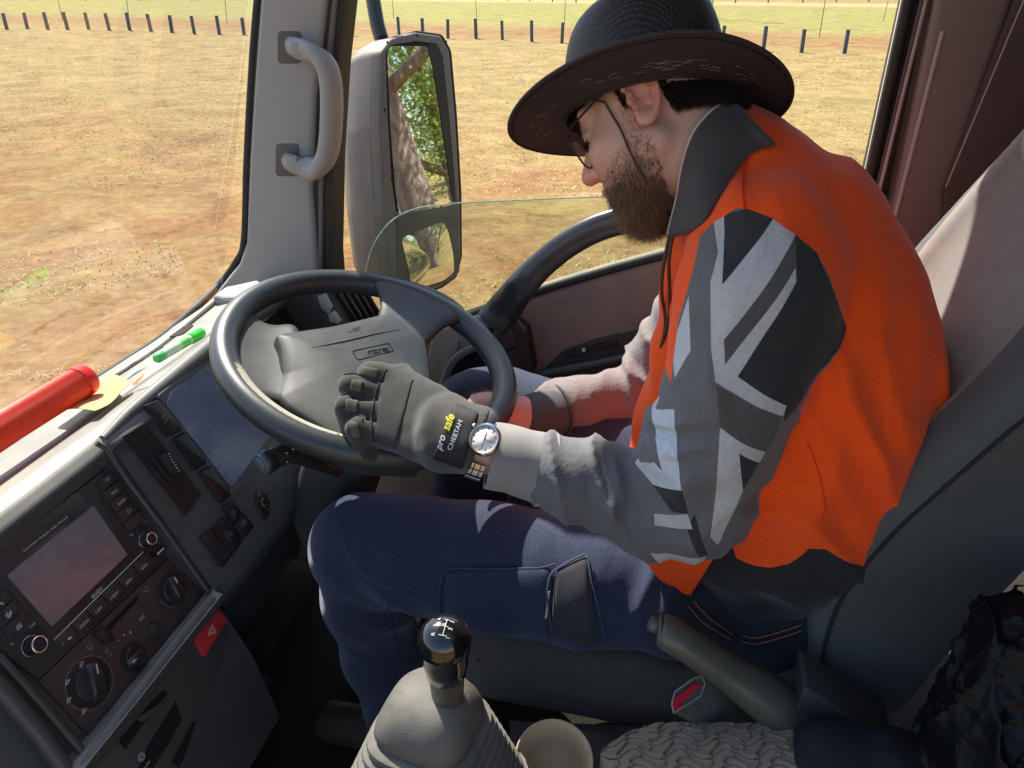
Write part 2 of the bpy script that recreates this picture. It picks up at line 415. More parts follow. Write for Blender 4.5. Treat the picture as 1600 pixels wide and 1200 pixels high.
for i in range(4): lab[20 + i] = 'dark timber bollard behind the hat, %s in the hidden run' % ['first', 'second', 'third', 'fourth'][i]
for i, s in enumerate(['just right of the hat crown, half hidden by the brim', 'above the rear of the hat brim', 'first clear one right of the hat', 'between two clear ones right of the hat', 'closest to the rear door pillar']): lab[24 + i] = 'dark timber bollard ' + s
for i, (u, v) in enumerate(base_px):
    P = Zp(u, v, 0)
    if i == 0:
        o = proto = mk('bollard', V, F, M_post, smooth=False); o.data.materials.append(M_ptop); o.data.polygons[len(F) - 1].material_index = 1
    else: o = link(proto.copy())
    o.location = P; o.rotation_euler = ((rng.random() - .5) * .05, (rng.random() - .5) * .06, .17 + (rng.random() - .5) * .3)
    o.scale = (1, 1, .95 + .12 * rng.random()); tag(o, lab[i], 'bollard', 'bollards in a line across the dry field')
    if 20 <= i <= 23: o.hide_render = False
# light pole behind the hat
P = Zp(1109, 52, 0) ; P = Zp(1108, 30, 0)
o = mk('lamp_post', *tubem([P, P + A([0, 0, 6.5])], [.16, .1], sides=12), mat('pale_pole', (.55, .6, .64), .5))
o = rebase(o, P); tag(o, 'pale grey lamp post rising behind the back of the hat crown', 'lamp post')
arm = mk('lamp_head', *boxm(P + A([-.5, 0, 6.5]), (1, 0, 0), (0, 1, 0), (0, 0, 1), 1.1, .25, .12), mat('lamp_grey', (.4, .4, .4)), None); arm.parent = o; arm.location = -A(P)
# thin saplings beyond the posts
M_stem = mat('thin_stem', (.16, .12, .08), .9)
M_leafs = mat('sapling_leaf', (.16, .20, .05), .8, var=.3)
for i, (u, v, h, lb) in enumerate([(98, 32, 2.2, 'leftmost thin staked sapling beyond the bollards'), (202, 34, 2.0, 'thin staked sapling beyond the bollards, second from the left'), (355, 38, 2.4, 'thin leaning sapling just left of the windscreen pillar'),
                         (615, 30, 2.2, 'thin sapling between the mirror arm and the mirror corner'), (745, 30, 2.3, 'thin sapling right of the mirror, behind a bollard'), (882, 38, 2.6, 'thin sapling just left of the hat crown'), (1280, 58, 2.4, 'thin leaning sapling right of the hat'), (1380, 33, 2.0, 'thin sapling beside the rear door pillar')]):
    P = Zp(u, v, 0); t = thing('sapling', lb, 'sapling', P, 'thin saplings beyond the bollards'); ln = (rng.random() - .3) * .5
    pth = [P, P + A([ln * .4, 0, h * .5]), P + A([ln, 0, h])]
    tube('stem', pth, [.018, .012], M_stem, t, sides=6)
    lv = []; lf = []
    for k in range(60):
        c = P + A([ln, 0, h]) + A(rng.normal(size=3)) * A([.12, .12, .22]); d = rng.normal(size=(2, 3)) * .035
        j = len(lv); lv += [c, c + d[0], c + d[0] + d[1], c + d[1]]; lf.append([j, j + 1, j + 2, j + 3])
    mk('crown', lv, lf, M_leafs, t, smooth=False)
# far kerb rail along the track
M_rail = mat('far_rail', (.08, .08, .07), .8)
rp = [Zp(u, v, 0) for u, v in ((-200, 1), (300, 1), (700, -1), (900, 4), (1200, 5), (1500, 1))]
t = thing('low_fence', 'low dark rail fence along the far edge of the field', 'fence', rp[0])
for i in range(len(rp) - 1):
    a, b = rp[i], rp[i + 1]
    tube('rail', [a + A([0, 0, .45]), b + A([0, 0, .45])], .05, M_rail, t, sides=6)
    for k in range(6): q = a + (b - a) * k / 6; tube('fence_post', [q, q + A([0, 0, .5])], .06, M_rail, t, sides=6)
# ================= TREES (behind the truck, seen in the door mirror) =================
M_bark = None
m, n, b, co = nodes('bark'); mp = N(n, 'ShaderNodeMapping'); mp.inputs['Scale'].default_value = (1, 1, .25); L(n, co, mp.inputs[0])
f = noise(n, mp.outputs[0], 14, 10, .7, .8); L(n, ramp(n, f, [(.3, (.09, .065, .05)), (.5, (.24, .18, .14)), (.7, (.42, .34, .27))]), b.inputs['Base Color']); b.inputs['Roughness'].default_value = .95
bumpn(n, b, f, 1, .05); M_bark = m
def leafmat(name, a, b_):
    m, n, b, co = nodes(name); oi = N(n, 'ShaderNodeNewGeometry')
    L(n, mixc(n, oi.outputs['Random Per Island'], a, b_), b.inputs['Base Color']); b.inputs['Roughness'].default_value = .55
    tr = N(n, 'ShaderNodeBsdfTranslucent'); L(n, mixc(n, oi.outputs['Random Per Island'], tuple(x * 1.6 for x in a), tuple(x * 1.8 for x in b_)), tr.inputs[0])
    mx = N(n, 'ShaderNodeMixShader', ); mx.inputs[0].default_value = .35; L(n, b.outputs[0], mx.inputs[1]); L(n, tr.outputs[0], mx.inputs[2])
    L(n, mx.outputs[0], n.nodes['Material Output'].inputs[0]); return m
M_leaf = leafmat('broad_leaf', (.05, .10, .02), (.13, .22, .04)); M_leaf2 = leafmat('bright_leaf', (.10, .18, .03), (.26, .34, .06))
def tree(P, H, r, cr, nleaf, label, lm, seed, ls=.09, low=.3, group='trees behind the truck'):
    rg = np.random.default_rng(seed); P = A(P, float); t = thing('tree', label, 'tree', P, group)
    lean = rg.normal(size=2) * .06 * H * (0 if ls < .1 else 1); top = P + A([lean[0], lean[1], H * .62])
    trunk = spline([P - A([0, 0, .1]), P + (top - P) * .35 + A([rg.normal() * .1, rg.normal() * .1, 0]), top], 6)
    ms = [tubem(trunk, [r * 1.25, r, r * .85, r * .55], sides=14)]; tips = []
    for k in range(9):
        s = trunk[int(len(trunk) * (low + (1 - low) * k / 9))]; a = k * 2.4 + rg.random(); d = A([math.cos(a), math.sin(a), .5 + .5 * rg.random()]); ln = cr * (.6 + .5 * rg.random())
        e = s + d * ln; mid = s + d * ln * .5 + A([0, 0, -.1]); ms.append(tubem(spline([s, mid, e], 4), [r * .42, r * .12], sides=8)); tips += [e, mid, s + d * ln * .75]
        for q in range(3):
            e2 = mid + (e - mid) * rg.random() + rg.normal(size=3) * cr * .3; ms.append(tubem([mid, e2], [r * .12, r * .04], sides=5)); tips.append(e2)
    mk('trunk', *join(*ms), M_bark, t)
    lv = []; lf = []; tips = A(tips)
    cl = tips[rg.integers(0, len(tips), nleaf // 30)] + rg.normal(size=(nleaf // 30, 3)) * cr * .2
    for c in cl:
        for k in range(30):
            p = c + rg.normal(size=3) * cr * .085; a = rg.normal(size=3); a /= np.linalg.norm(a); b_ = np.cross(a, rg.normal(size=3)); b_ /= np.linalg.norm(b_)
            s = ls * (.6 + .8 * rg.random()); j = len(lv); lv += [p, p + a * s * .5 + b_ * s * .28, p + a * s, p + a * s * .5 - b_ * s * .28]; lf.append([j, j + 1, j + 2, j + 3])
    mk('crown', lv, lf, lm, t, smooth=False)
MIRP = Y(650, 200, 1.80); MN = nrm([.956, -.292, .165])
def refl(u, v, Pm, n): d = nrm(ray(u, v)); n = nrm(n); q = Cc + d * (((A(Pm) - Cc) @ n) / (d @ n)); return q, d - 2 * (d @ n) * n
q, r_ = refl(624, 230, MIRP, MN); k = 8.5 / math.hypot(r_[0], r_[1]); print('mirror tree', q + r_ * k)
TA = q + r_ * k; TA[2] = 0; tree(TA, 10, .24, 2.6, 20000, 'thick rough barked tree behind the truck filling the left of the mirror', M_leaf, 3, .085, .55)
q, r_ = refl(692, 230, MIRP, MN); k = 15 / math.hypot(r_[0], r_[1]); TB = q + r_ * k; TB[2] = 0
tree(TB, 8, .26, 3.4, 36000, 'forked leafy tree seen in the middle of the mirror', M_leaf2, 8, .09, .3)
for i, (dx, dy, h) in enumerate([(24, 3, 7), (30, 14, 8), (26, 24, 7), (16, 20, 6.5), (38, 8, 9), (34, 30, 9)]):
    tree((dx, dy + 2, 0), h, .22, h * .38, 7000, ['tall park tree nearest behind the truck', 'park tree far back on the driver side behind the truck', 'park tree standing apart in the middle of the group behind', 'park tree on the driver side of the field behind the truck', 'tallest distant tree straight behind the truck', 'tallest distant tree behind and across the field'][i], M_leaf if i % 2 else M_leaf2, 20 + i, .22, .3)
# ================= THE TRUCK CAB =================
M_grey = mat('pillar_grey', (.30, .30, .29), .55, var=.06, vs=5, bump=.15, bs=900, dist=.0003, dust=.25)
M_greyd = mat('handle_grey', (.30, .295, .285), .5, var=.06, bump=.5, bs=500, dist=.0006)
M_rub = mat('black_rubber', (.018, .018, .019), .6, var=.2, dust=.12)
M_dash = mat('dash_plastic', (.105, .112, .112), .48, var=.12, vs=8, bump=.35, bs=900, dist=.0004, dust=.45, dustcol=(.34, .30, .23), spec=.5)
M_dashd = mat('dark_panel', (.062, .062, .060), .42, var=.2, vs=12, bump=.2, bs=1100, dist=.0002, dust=.22, dustcol=(.20, .15, .12), spec=.5)
M_black = mat('black_button', (.020, .020, .021), .35, var=.3, vs=40, bump=.15, bs=900, dist=.0002, dust=.12, dustcol=(.2, .16, .13), spec=.5)
M_pit = mat('dark_recess', (.006, .006, .006), .8)  # flat black painting the shade of slots and recesses; also small black marks
M_wheel = mat('wheel_plastic', (.024, .029, .029), .46, var=.1, vs=20, bump=.45, bs=1400, dist=.0003, dust=.22, dustcol=(.22, .21, .17), spec=.3)
M_bez = mat('radio_bezel', (.040, .038, .037), .38, var=.15, dust=.35, dustcol=(.13, .08, .065), spec=.5)
M_white = mat('white_print', (.70, .68, .62), .6, var=.1)
M_chrome = mat('chrome_ring', (.8, .8, .8), .18, metal=1, var=.05)
M_red = mat('red_button', (.48, .03, .03), .45, var=.15)
M_door = mat('door_trim', (.17, .155, .135), .7, var=.15, bump=.3, bs=700, dist=.0005, dust=1.4, dustcol=(.36, .25, .165))
M_glass = glassmat('window_glass', refl=.35, dirt=.03)
M_wind = glassmat('windscreen_glass', refl=.14, dirt=.03, dirtcol=(.7, .65, .5))
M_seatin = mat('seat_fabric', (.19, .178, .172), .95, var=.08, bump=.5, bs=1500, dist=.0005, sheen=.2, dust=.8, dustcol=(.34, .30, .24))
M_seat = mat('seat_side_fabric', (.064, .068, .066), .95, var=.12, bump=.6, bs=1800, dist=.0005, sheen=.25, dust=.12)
M_bpil = mat('rear_trim', (.19, .158, .142), .6, var=.08, vs=5, bump=.2, bs=800, dist=.0004)
truck = thing('truck', 'cab of a right hand drive truck seen from the passenger side', 'truck', (0, .9, 1.0))
T = truck
# ---- shell: floor, roof, rear wall, bonnet-less front ----
mk('floor', *boxm((-.1, .75, .98), (1, 0, 0), (0, 1, 0), (0, 0, 1), 1.9, 1.7, .04), mat('rubber_floor', (.02, .018, .016), .9, var=.4, dust=.4, dustcol=(.10, .07, .05)), T)
mk('roof', *boxm((.09, .92, 2.61), (1, 0, 0), (0, 1, 0), (0, 0, 1), 1.28, 1.10, .05), mat('roof_lining', (.42, .41, .38), .9), T)  # unseen; put in to shade the head, trimmed to admit sun patches
mk('rear_wall', *boxm((.76, .70, 1.80), (1, 0, 0), (0, 1, 0), (0, 0, 1), .05, 1.7, 1.62), mat('rear_wall_trim', (.050, .040, .037), .9, bump=.3, bs=700), T)
# ---- windscreen pillar ----
def yp(pts, y): return [Y(u, v, y) for u, v in pts]
pil_l = [(434, -360), (405, 0), (396, 120), (388, 250), (383, 380), (372, 412), (350, 440), (336, 458)]
YP = 1.42
nside = A([0, -1., 0])
pl = yp(pil_l, YP) + yp([(440, 470), (498, 430), (486, 300), (492, 150), (510, 0), (552, -360)], YP)
wp_ = slab('windscreen_pillar', pl, nside, .05, M_grey, T, .012, seg=4)
slab('pillar_dark_strip', yp([(478, 470), (478, 300), (486, 150), (544, -360), (576, -360), (528, 100), (520, 250), (518, 400), (522, 450)], YP + .012), nside, .06, M_rub, wp_, .004)  # strip of plain black rubber beside the seal
slab('door_seal', yp([(497, 440), (497, 300), (503, 150), (556, -360), (563, -360), (511, 150), (504, 300), (503, 440)], YP + .004), nside, .01, mat('seal_grey', (.12, .11, .10), .6), wp_, .002)
# black windscreen edge seal as a tube along the pillar and the base of the glass
sealp = [(440, -360), (403, 0), (393, 130), (386, 260), (382, 375), (370, 408), (338, 450)]
P1 = [Y(u, v, YP + .02) for u, v in sealp]
P2 = [Zp(260, 521, 1.685), Zp(200, 562, 1.685), Zp(150, 594, 1.685), Zp(60, 648, 1.685), Zp(0, 686, 1.685), Zp(-150, 790, 1.685)]
tube('windscreen_seal', spline(P1 + P2, 6), .008, M_rub, T, sides=10)
# glass of the windscreen: leans back, from the base of the dash to the header
g0 = A([-.99, 1.42, 1.68]); g1_ = A([-.99, .15, 1.68]); g2 = A([-.72, .15, 2.58]); g3 = A([-.72, 1.42, 2.58])
mk('windscreen', [g0, g1_, g2, g3], [[0, 1, 2, 3]], M_wind, T, smooth=False)
# grab handle on the pillar
def rblk(u, v, w, h, y, **k): return [Y(u - w / 2, v - h / 2, y), Y(u + w / 2, v - h / 2, y), Y(u + w / 2, v + h / 2, y), Y(u - w / 2, v + h / 2, y)]
for (u, v) in ((452, 74), (449, 250)): slab('handle_recess', rblk(u, v, 38, 52, YP - .001), nside, .004, mat('recess_grey', (.11, .10, .095), .7), wp_, .002, r=.01)  # raised slab; its darker grey paints in the hollow's shade
hp = [Y(455, 72, YP - .002), Y(466, 76, YP - .03), Y(488, 83, YP - .045), Y(507, 98, YP - .05), Y(517, 130, YP - .05), Y(518, 185, YP - .05), Y(513, 235, YP - .05), Y(500, 260, YP - .048), Y(480, 264, YP - .04), Y(462, 258, YP - .03), Y(449, 252, YP - .002)]
gh = tube('grab_handle', spline(hp, 7), [.017, .019, .0215, .025, .027, .0275, .027, .025, .0215, .019, .017], M_greyd, wp_, sides=16, flat=.72, up=A([1., 0, 0]))
for u, v in ((462, 76), (456, 254)): slab('handle_cap', [Y(u - 9, v - 10, YP - .052), Y(u + 7, v - 8, YP - .052), Y(u + 7, v + 12, YP - .052), Y(u - 9, v + 10, YP - .052)], nside, .012, M_grey, gh, .0015, r=.003)
# ---- dashboard ----
dash_prof_c = [(-1.02, 1.60), (-.985, 1.675), (-.96, 1.69), (-.90, 1.70), (-.84, 1.715), (-.832, 1.711), (-.826, 1.719), (-.79, 1.742), (-.76, 1.752), (-.738, 1.750), (-.724, 1.738)]
def dpt(t, o=0.): q = DA + DT * t + DN * o; return (q[0], q[2])
prof_c = dash_prof_c + [dpt(-.030, .002), dpt(-.028, -.004), dpt(.0, -.004), dpt(.205, -.004), dpt(.206, .016), dpt(.214, .026), dpt(.226, .022), dpt(.234, .006), dpt(.34, .0), dpt(.46, -.03), (-.62, 1.20), (-.70, 1.05), (-.70, .99)]
prof_h = dash_prof_c[:-2] + [(-.742, 1.753), (-.729, 1.748), dpt(-.045, .011), dpt(-.040, .010), dpt(.0, .010), dpt(.205, .010), dpt(.206, .0101), dpt(.222, .0101), dpt(.228, .010), dpt(.238, .006), dpt(.29, -.05), dpt(.33, -.10), (-.74, 1.20), (-.78, 1.05), (-.78, .99)]
assert len(prof_c) == len(prof_h), (len(prof_c), len(prof_h))
def dens(prof, k=3):
    out = []
    for i in range(len(prof) - 1):
        for j in range(k): out.append(tuple(A(prof[i]) + (A(prof[i + 1]) - A(prof[i])) * j / k))
    return out + [prof[-1]]
rows = []
for y in [-.25, .0, .2, .4, .5, .6, .70, .724]: rows.append([(x, y, z) for x, z in dens(prof_c)])
for y in [.731, .76, .85, .95, 1.05, 1.15, 1.25, 1.35]: rows.append([(x - .0 * (y - .75), y, z) for x, z in dens(prof_h)])
V, F = gridm(rows)
m, n, b, co = nodes('dash_skin')     # leather-grain skin with a fine woven print on the upper roll
mp = N(n, 'ShaderNodeMapping'); mp.inputs['Rotation'].default_value = (0, 0, .78); L(n, co, mp.inputs[0])
wv = N(n, 'ShaderNodeTexChecker'); wv.inputs['Scale'].default_value = 330; L(n, mp.outputs[0], wv.inputs[0])
dn_ = noise(n, co, 7, 8, .7, .5); ge = N(n, 'ShaderNodeNewGeometry'); sx = N(n, 'ShaderNodeSeparateXYZ'); L(n, ge.outputs['Normal'], sx.inputs[0])
so_ = N(n, 'ShaderNodeSeparateXYZ'); L(n, co, so_.inputs[0])
up = math_(n, 'MULTIPLY', ramp(n, sx.outputs[2], [(.35, g1(0)), (.9, g1(1))]), ramp(n, dn_, [(.25, g1(.45)), (.65, g1(1))]))
c = mixc(n, up, mixc(n, dn_, (.052, .055, .055), (.080, .082, .080)), (.30, .285, .235))
L(n, c, b.inputs['Base Color']); b.inputs['Roughness'].default_value = .5
bumpn(n, b, wv.outputs[1], .5, .0005, bumpn(n, b, noise(n, co, 700, 3), .3, .0004)); M_skin = m
dash = autosm(mk('dashboard', V, F, M_skin, T), 50)
# defroster slots and screen-edge strip on the dash top
for a, b_, c_, d_ in [((285, 560), (340, 524), (348, 528), (296, 567)), ]: pass
def zq(pts, z): return [Zp(u, v, z) for u, v in pts]
slab('speaker_slot', zq([(262, 527), (290, 508), (304, 507), (286, 522)], 1.717), Zz, .002, M_pit, dash, 0, r=.008)
slab('defroster_slot', zq([(208, 566), (226, 560), (210, 570), (182, 588)], 1.718), Zz, .002, M_pit, dash, 0)
slab('defroster_slot', zq([(235, 550), (255, 540), (254, 542), (236, 552)], 1.718), Zz, .002, M_pit, dash, 0)
tube('screen_trim', spline([Zp(u, v, 1.699) for u, v in ((345, 462), (262, 531), (205, 571), (150, 604), (60, 660), (0, 700), (-160, 806))], 5), .005, mat('trim_grey', (.42, .41, .36), .5), dash, sides=8)
# pillar foot
slab('pillar_foot', [Zp(330, 462, 1.715), Zp(352, 447, 1.72), Zp(420, 432, 1.73), Zp(520, 425, 1.73), Zp(520, 470, 1.70), Zp(400, 468, 1.705), Zp(345, 470, 1.705)], Zz, .06, M_grey, wp_, .008, r=.01, seg=3)
# --- buttons, vents and lens on the driver's side of the dash ---
O1 = .0115
def dslab(name, pts, m, parent, o=O1, depth=.004, bev=.001, r=0., proud=0.):
    return slab(name, [D(u, v, o + proud) for u, v in pts], DN, depth + proud, m, parent, bev, r)
def qinset(q, k):
    q = [A(p, float) for p in q]; c = sum(q) / 4; return [tuple(p + (c - p) * k) for p in q]
ventq = [(192, 682), (228, 660), (316, 772), (290, 806)]
dslab('vent_recess', ventq, M_pit, dash, O1, .002, 0)
vt = dslab('air_vent', ventq, M_rub, dash, O1 + .0005, .001, 0)
for k in range(4):
    a = A(ventq[0], float) + (A(ventq[1], float) - A(ventq[0], float)) * (k + .5) / 4; b_ = A(ventq[3], float) + (A(ventq[2], float) - A(ventq[3], float)) * (k + .5) / 4
    P = D(*a, O1); Q = D(*b_, O1); mid = (P + Q) / 2
    V, F = gridm([[P + A([0, -.004, 0]) - DN * .006, mid + A([0, -.004, 0]) - DN * .003, Q + A([0, -.004, 0]) - DN * .006], [P + DN * .001, mid + DN * .005, Q + DN * .001], [P + A([0, .005, 0]) - DN * .004, mid + A([0, .005, 0]) - DN * .001, Q + A([0, .005, 0]) - DN * .004]])
    mk('louvre', V, F, M_black, vt)
dslab('vent_tab', [(252, 712), (262, 708), (282, 728), (276, 742), (268, 738)], M_rub, vt, O1, .006, .0015, proud=.009)
for k in range(7): u = 264 + k * 2.6; v = 709 + k * 4.4; V, F = boxm(D(u, v, O1 + .0095), DS, DT, DN, .004, .0008, .0006); mk('grip_rib', V, F, M_white, vt)
def button(pts, mark=None, name='switch'):
    o = dslab(name, pts, M_black, dash, O1, .004, .002, r=.002, proud=.005)
    dslab('switch_gap', [tuple(A(p) * 1.06 - A(sum(A(q, float) for q in pts) / len(pts)) * .06) for p in pts], M_pit, o, O1, .001, 0)
    return o
bt = [[(229, 632), (248, 624), (282, 664), (280, 672), (266, 680), (262, 678)], [(273, 685), (291, 677), (322, 716), (321, 722), (305, 734)], [(314, 737), (331, 730), (361, 767), (360, 772), (346, 785)],
      [(315, 838), (331, 826), (362, 866), (347, 884)], [(333, 824), (350, 810), (377, 845), (362, 866)], [(351, 792), (362, 784), (378, 802), (366, 818)], [(367, 819), (380, 803), (396, 822), (380, 841)]]
bo = [button(b_) for b_ in bt]
def dtext(s, p0, p1, h, o, parent, m=M_white, flip=1, sx=1., off=0.):
    P = D(*p0, o); Q = D(*p1, o); xd = nrm(Q - P); yd = np.cross(DN, xd); V, F = textm(s, P, xd, yd, h, sx=sx, bold=off); return mk('lettering', V, F, m, parent, smooth=False)
M_dim = mat('dim_print', (.34, .27, .21), .7)
dtext('AIR', (254, 655), (262, 647), .0035, O1 + .0058, bo[0], M_dim); dtext('OFF', (258, 661), (266, 653), .0035, O1 + .0058, bo[0], M_dim)
def ring(u, v, r, o, parent, m=M_dim, w_=.0006, seg=24, a0=0, a1=360, name='symbol'):
    c = D(u, v, o); V = []; F = []
    for k in range(seg + 1):
        a = R(a0 + (a1 - a0) * k / seg); d = math.cos(a) * DS - math.sin(a) * DT; V += [c + d * r, c + d * (r + w_)]
    for k in range(seg): F.append([2 * k, 2 * k + 1, 2 * k + 3, 2 * k + 2])
    return mk(name, V, F, m, parent, smooth=False)
def dline(pts, w_, o, parent, m=M_dim, name='symbol'):
    P = [D(u, v, o) for u, v in pts]; V = []; F = []
    for i in range(len(P) - 1):
        t = nrm(P[i + 1] - P[i]); s = np.cross(DN, t) * w_ / 2; k = len(V); V += [P[i] - s, P[i] + s, P[i + 1] + s, P[i + 1] - s]; F.append([k, k + 1, k + 2, k + 3])
    return mk(name, V, F, m, parent, smooth=False)
ring(365, 801, .0030, O1 + .0058, bo[5]); dline([(360, 803), (370, 799)], .0007, O1 + .0058, bo[5]); dline([(364, 806), (368, 812)], .0007, O1 + .0058, bo[5])
ring(382, 816, .0028, O1 + .0058, bo[6]); dline([(376, 820), (386, 812)], .0007, O1 + .0058, bo[6]); dline([(377, 823), (386, 816)], .0007, O1 + .0058, bo[6])
dline([(351, 828), (354, 840), (360, 843)], .0009, O1 + .0058, bo[4]); dline([(355, 829), (358, 838)], .0009, O1 + .0058, bo[4]); ring(361, 834, .0022, O1 + .0058, bo[4])
# mirror adjuster: recessed oval with a small dial
ma = dslab('mirror_adjuster', [(399, 772), (405, 764), (418, 775), (424, 800), (418, 812), (412, 810), (400, 788)], M_black, dash, O1, .004, .002, r=.004, proud=.002)
mk('dial', *lathem(D(413, 785, O1), DN, [(.0085, 0), (.0085, .004), (.006, .006), (.006, .003)], 20), M_rub, ma)
ring(413, 785, .006, O1 + .0045, ma, M_white, .0007, 24, 20, 300)
for u, v in ((405, 774), (419, 795), (420, 778)): mk('mark', *boxm(D(u, v, O1 + .003), DS, DT, DN, .0016, .0016, .0004), M_white, ma)
# instrument lens: dusty clear cover in a lighter frame, reflected sky painted as blue-grey
m, n, b, co = nodes('instrument_lens')
d1 = noise(n, co, 60, 9, .75, .6); d2 = noise(n, co, 9, 4, .6)
mp = N(n, 'ShaderNodeMapping'); mp.inputs['Rotation'].default_value = (.6, .3, .5); mp.inputs['Scale'].default_value = (20, 300, 20); L(n, co, mp.inputs[0])
scr = ramp(n, noise(n, mp.outputs[0], 3, 3, .6, 1.2), [(.62, g1(0)), (.7, g1(1))])
c = mixc(n, d2, (.12, .155, .235), (.19, .23, .32)); c = mixc(n, math_(n, 'MULTIPLY', ramp(n, d1, [(.45, g1(0)), (.75, g1(1))]), .5), c, (.30, .34, .42)); c = mixc(n, math_(n, 'MULTIPLY', scr, .35), c, (.45, .48, .55))
L(n, c, b.inputs['Base Color']); b.inputs['Roughness'].default_value = .22; b.inputs['Specular IOR Level'].default_value = .7; bumpn(n, b, d1, .2, .0004); M_lens = m
cl = dslab('instrument_cluster', [(246, 618), (300, 575), (345, 540), (470, 455), (560, 430), (520, 520), (468, 660), (362, 775)], M_dash, dash, O1 - .002, .02, .006, r=.006, proud=.003)
dslab('cluster_recess', [(262, 628), (274, 608), (345, 556), (455, 470), (520, 462), (520, 560), (436, 656), (364, 756)], M_pit, cl, O1 + .002, .001, 0, r=.008)  # thin black slab, paints the shade of the deep recess
dslab('lens', [(260, 632), (268, 612), (330, 566), (380, 536), (445, 560), (440, 656), (362, 762)], M_lens, cl, O1 + .003, .0008, 0, r=.006)
# hood roll above the lens
tube('cluster_hood', spline([Zp(150, 690, 1.752) + A([0, .012, -.004]), Zp(200, 648, 1.752), Zp(250, 607, 1.755), Zp(300, 567, 1.758), Zp(340, 535, 1.76), Zp(400, 490, 1.762), Zp(470, 452, 1.757), Zp(540, 436, 1.735)], 6), [.006, .009, .012, .0145, .016, .017, .016, .012], M_dash, cl, sides=14)
# right-hand end of the dash with buttons and the outboard vent
O2 = .075
def e_(pts, **k): return [D(u, v, O2 + k.get('o', 0)) for u, v in pts]
en = slab('dash_end', e_([(470, 440), (500, 426), (535, 424), (560, 440), (600, 500), (640, 590), (560, 640), (520, 520)]), DN, .10, M_rub, dash, .008, r=.006, seg=3)
for q in ([(497, 462), (510, 458), (521, 478), (514, 490), (505, 482)], [(514, 490), (524, 485), (535, 500), (528, 506), (518, 503)]):
    s = slab('switch', e_(q, o=.004), DN, .004, mat('worn_switch', (.22, .24, .25), .35), dash, .001)
for k in range(5):
    u0 = 522 + k * 11; P, Q = D(u0, 446, O2 + .004), D(u0 + 34, 506, O2 + .004)
    V, F = boxm((P + Q) / 2, Q - P, np.cross(DN, Q - P), DN + nrm(np.cross(DN, Q - P)) * .5, np.linalg.norm(Q - P), .0016, .010); mk('louvre', V, F, M_black, en)
for k in range(6): V, F = boxm(D(552 + k * 2.2, 474 + k * 3.2, O2 + .010), DS, DT, DN, .003, .0008, .0006); mk('grip_rib', V, F, M_white, en)
# ---- radio ----
rad_pts = [(-60, 912), (165, 736), (262, 868), (60, 1062), (-5, 1130)]
radio = slab('radio', [D(u, v, .001) for u, v in [(-120, 950), (163, 735), (262, 872), (60, 1062), (-40, 985)]], DN, .006, M_bez, T, .001)
m, n, b, co = nodes('radio_screen'); d1 = noise(n, co, 30, 8, .7, 1)
L(n, mixc(n, ramp(n, d1, [(.3, g1(0)), (.8, g1(1))]), (.17, .155, .16), (.27, .245, .25)), b.inputs['Base Color']); b.inputs['Roughness'].default_value = .28; b.inputs['Specular IOR Level'].default_value = .7; M_scr = m
slab('screen_frame', [D(u, v, .0015) for u, v in [(-4, 905), (148, 779), (210, 868), (78, 993)]], DN, .001, mat('screen_frame', (.028, .028, .027), .4, dust=.2), radio, .0004)
slab('screen', [D(u, v, .002) for u, v in [(11, 899), (146, 790), (199.5, 866.5), (81, 979)]], DN, .001, M_scr, radio, 0)
RO = .0045
def rbtn(pts, txt=None, p0=None, p1=None, h=.0032, m=None, sx=1.):
    o = slab('radio_button', [D(u, v, RO) for u, v in qinset(pts, .05)], DN, .004, M_bez, radio, .0006)
    if txt: dtext(txt, p0, p1, h, RO + .0003, radio, m or M_white, sx=sx)
    return o
M_grn = mat('green_print', (.45, .5, .12), .6); M_rdp = mat('red_print', (.45, .06, .05), .6)
rbtn([(155, 752), (175, 736), (186, 749), (163, 765)], 'CD', (166, 752.5), (173, 747.5))
rbtn([(160, 771), (186, 750), (198, 764), (173, 785)], 'MENU', (175, 774), (187, 765))
rbtn([(173, 786), (198, 765), (208, 780), (184, 800)], 'RADIO', (185.5, 790), (198, 780))
rbtn([(184, 801), (208, 781), (219, 795), (195, 816)]); rbtn([(195, 817), (219, 796), (231, 811), (203, 831)])
dline([(200, 796), (199, 800), (203, 802)], .0009, RO + .0003, radio, M_grn); ring(204, 797, .0010, RO + .0003, radio, M_grn)
dtext('MUTE', (206, 820), (216, 811), .0022, RO + .0003, radio, M_rdp); dline([(214, 809), (217, 806), (219, 810)], .0009, RO + .0003, radio, M_rdp)
dtext('PWR', (225, 818), (231, 812), .0018, .0015, radio); dtext('VOL', (204.5, 839), (210, 833), .0024, .0015, radio)
dtext('Touch Screen / Navigation / Audio / Bluetooth', (37, 863), (118, 799), .0028, .0015, radio, sx=.93)
dtext('ISUZU', (145, 936), (167, 914.5), .0045, .0022, radio, off=.012, sx=1.05)
dline([(84, 1000), (224, 862)], .0012, .0022, radio, M_white, 'accent_line')
lo = [(84, 1003), (112, 976), (136, 953), (160, 931), (184, 907), (208, 884), (232, 861)]
tx = ['1 ▸', '2SCAN', '3 RPT', '4 RDM', '5DIR–', '6DIR+']; tx = ['1', '2SCAN', '3 RPT', '4 RDM', '5DIR-', '6DIR+']
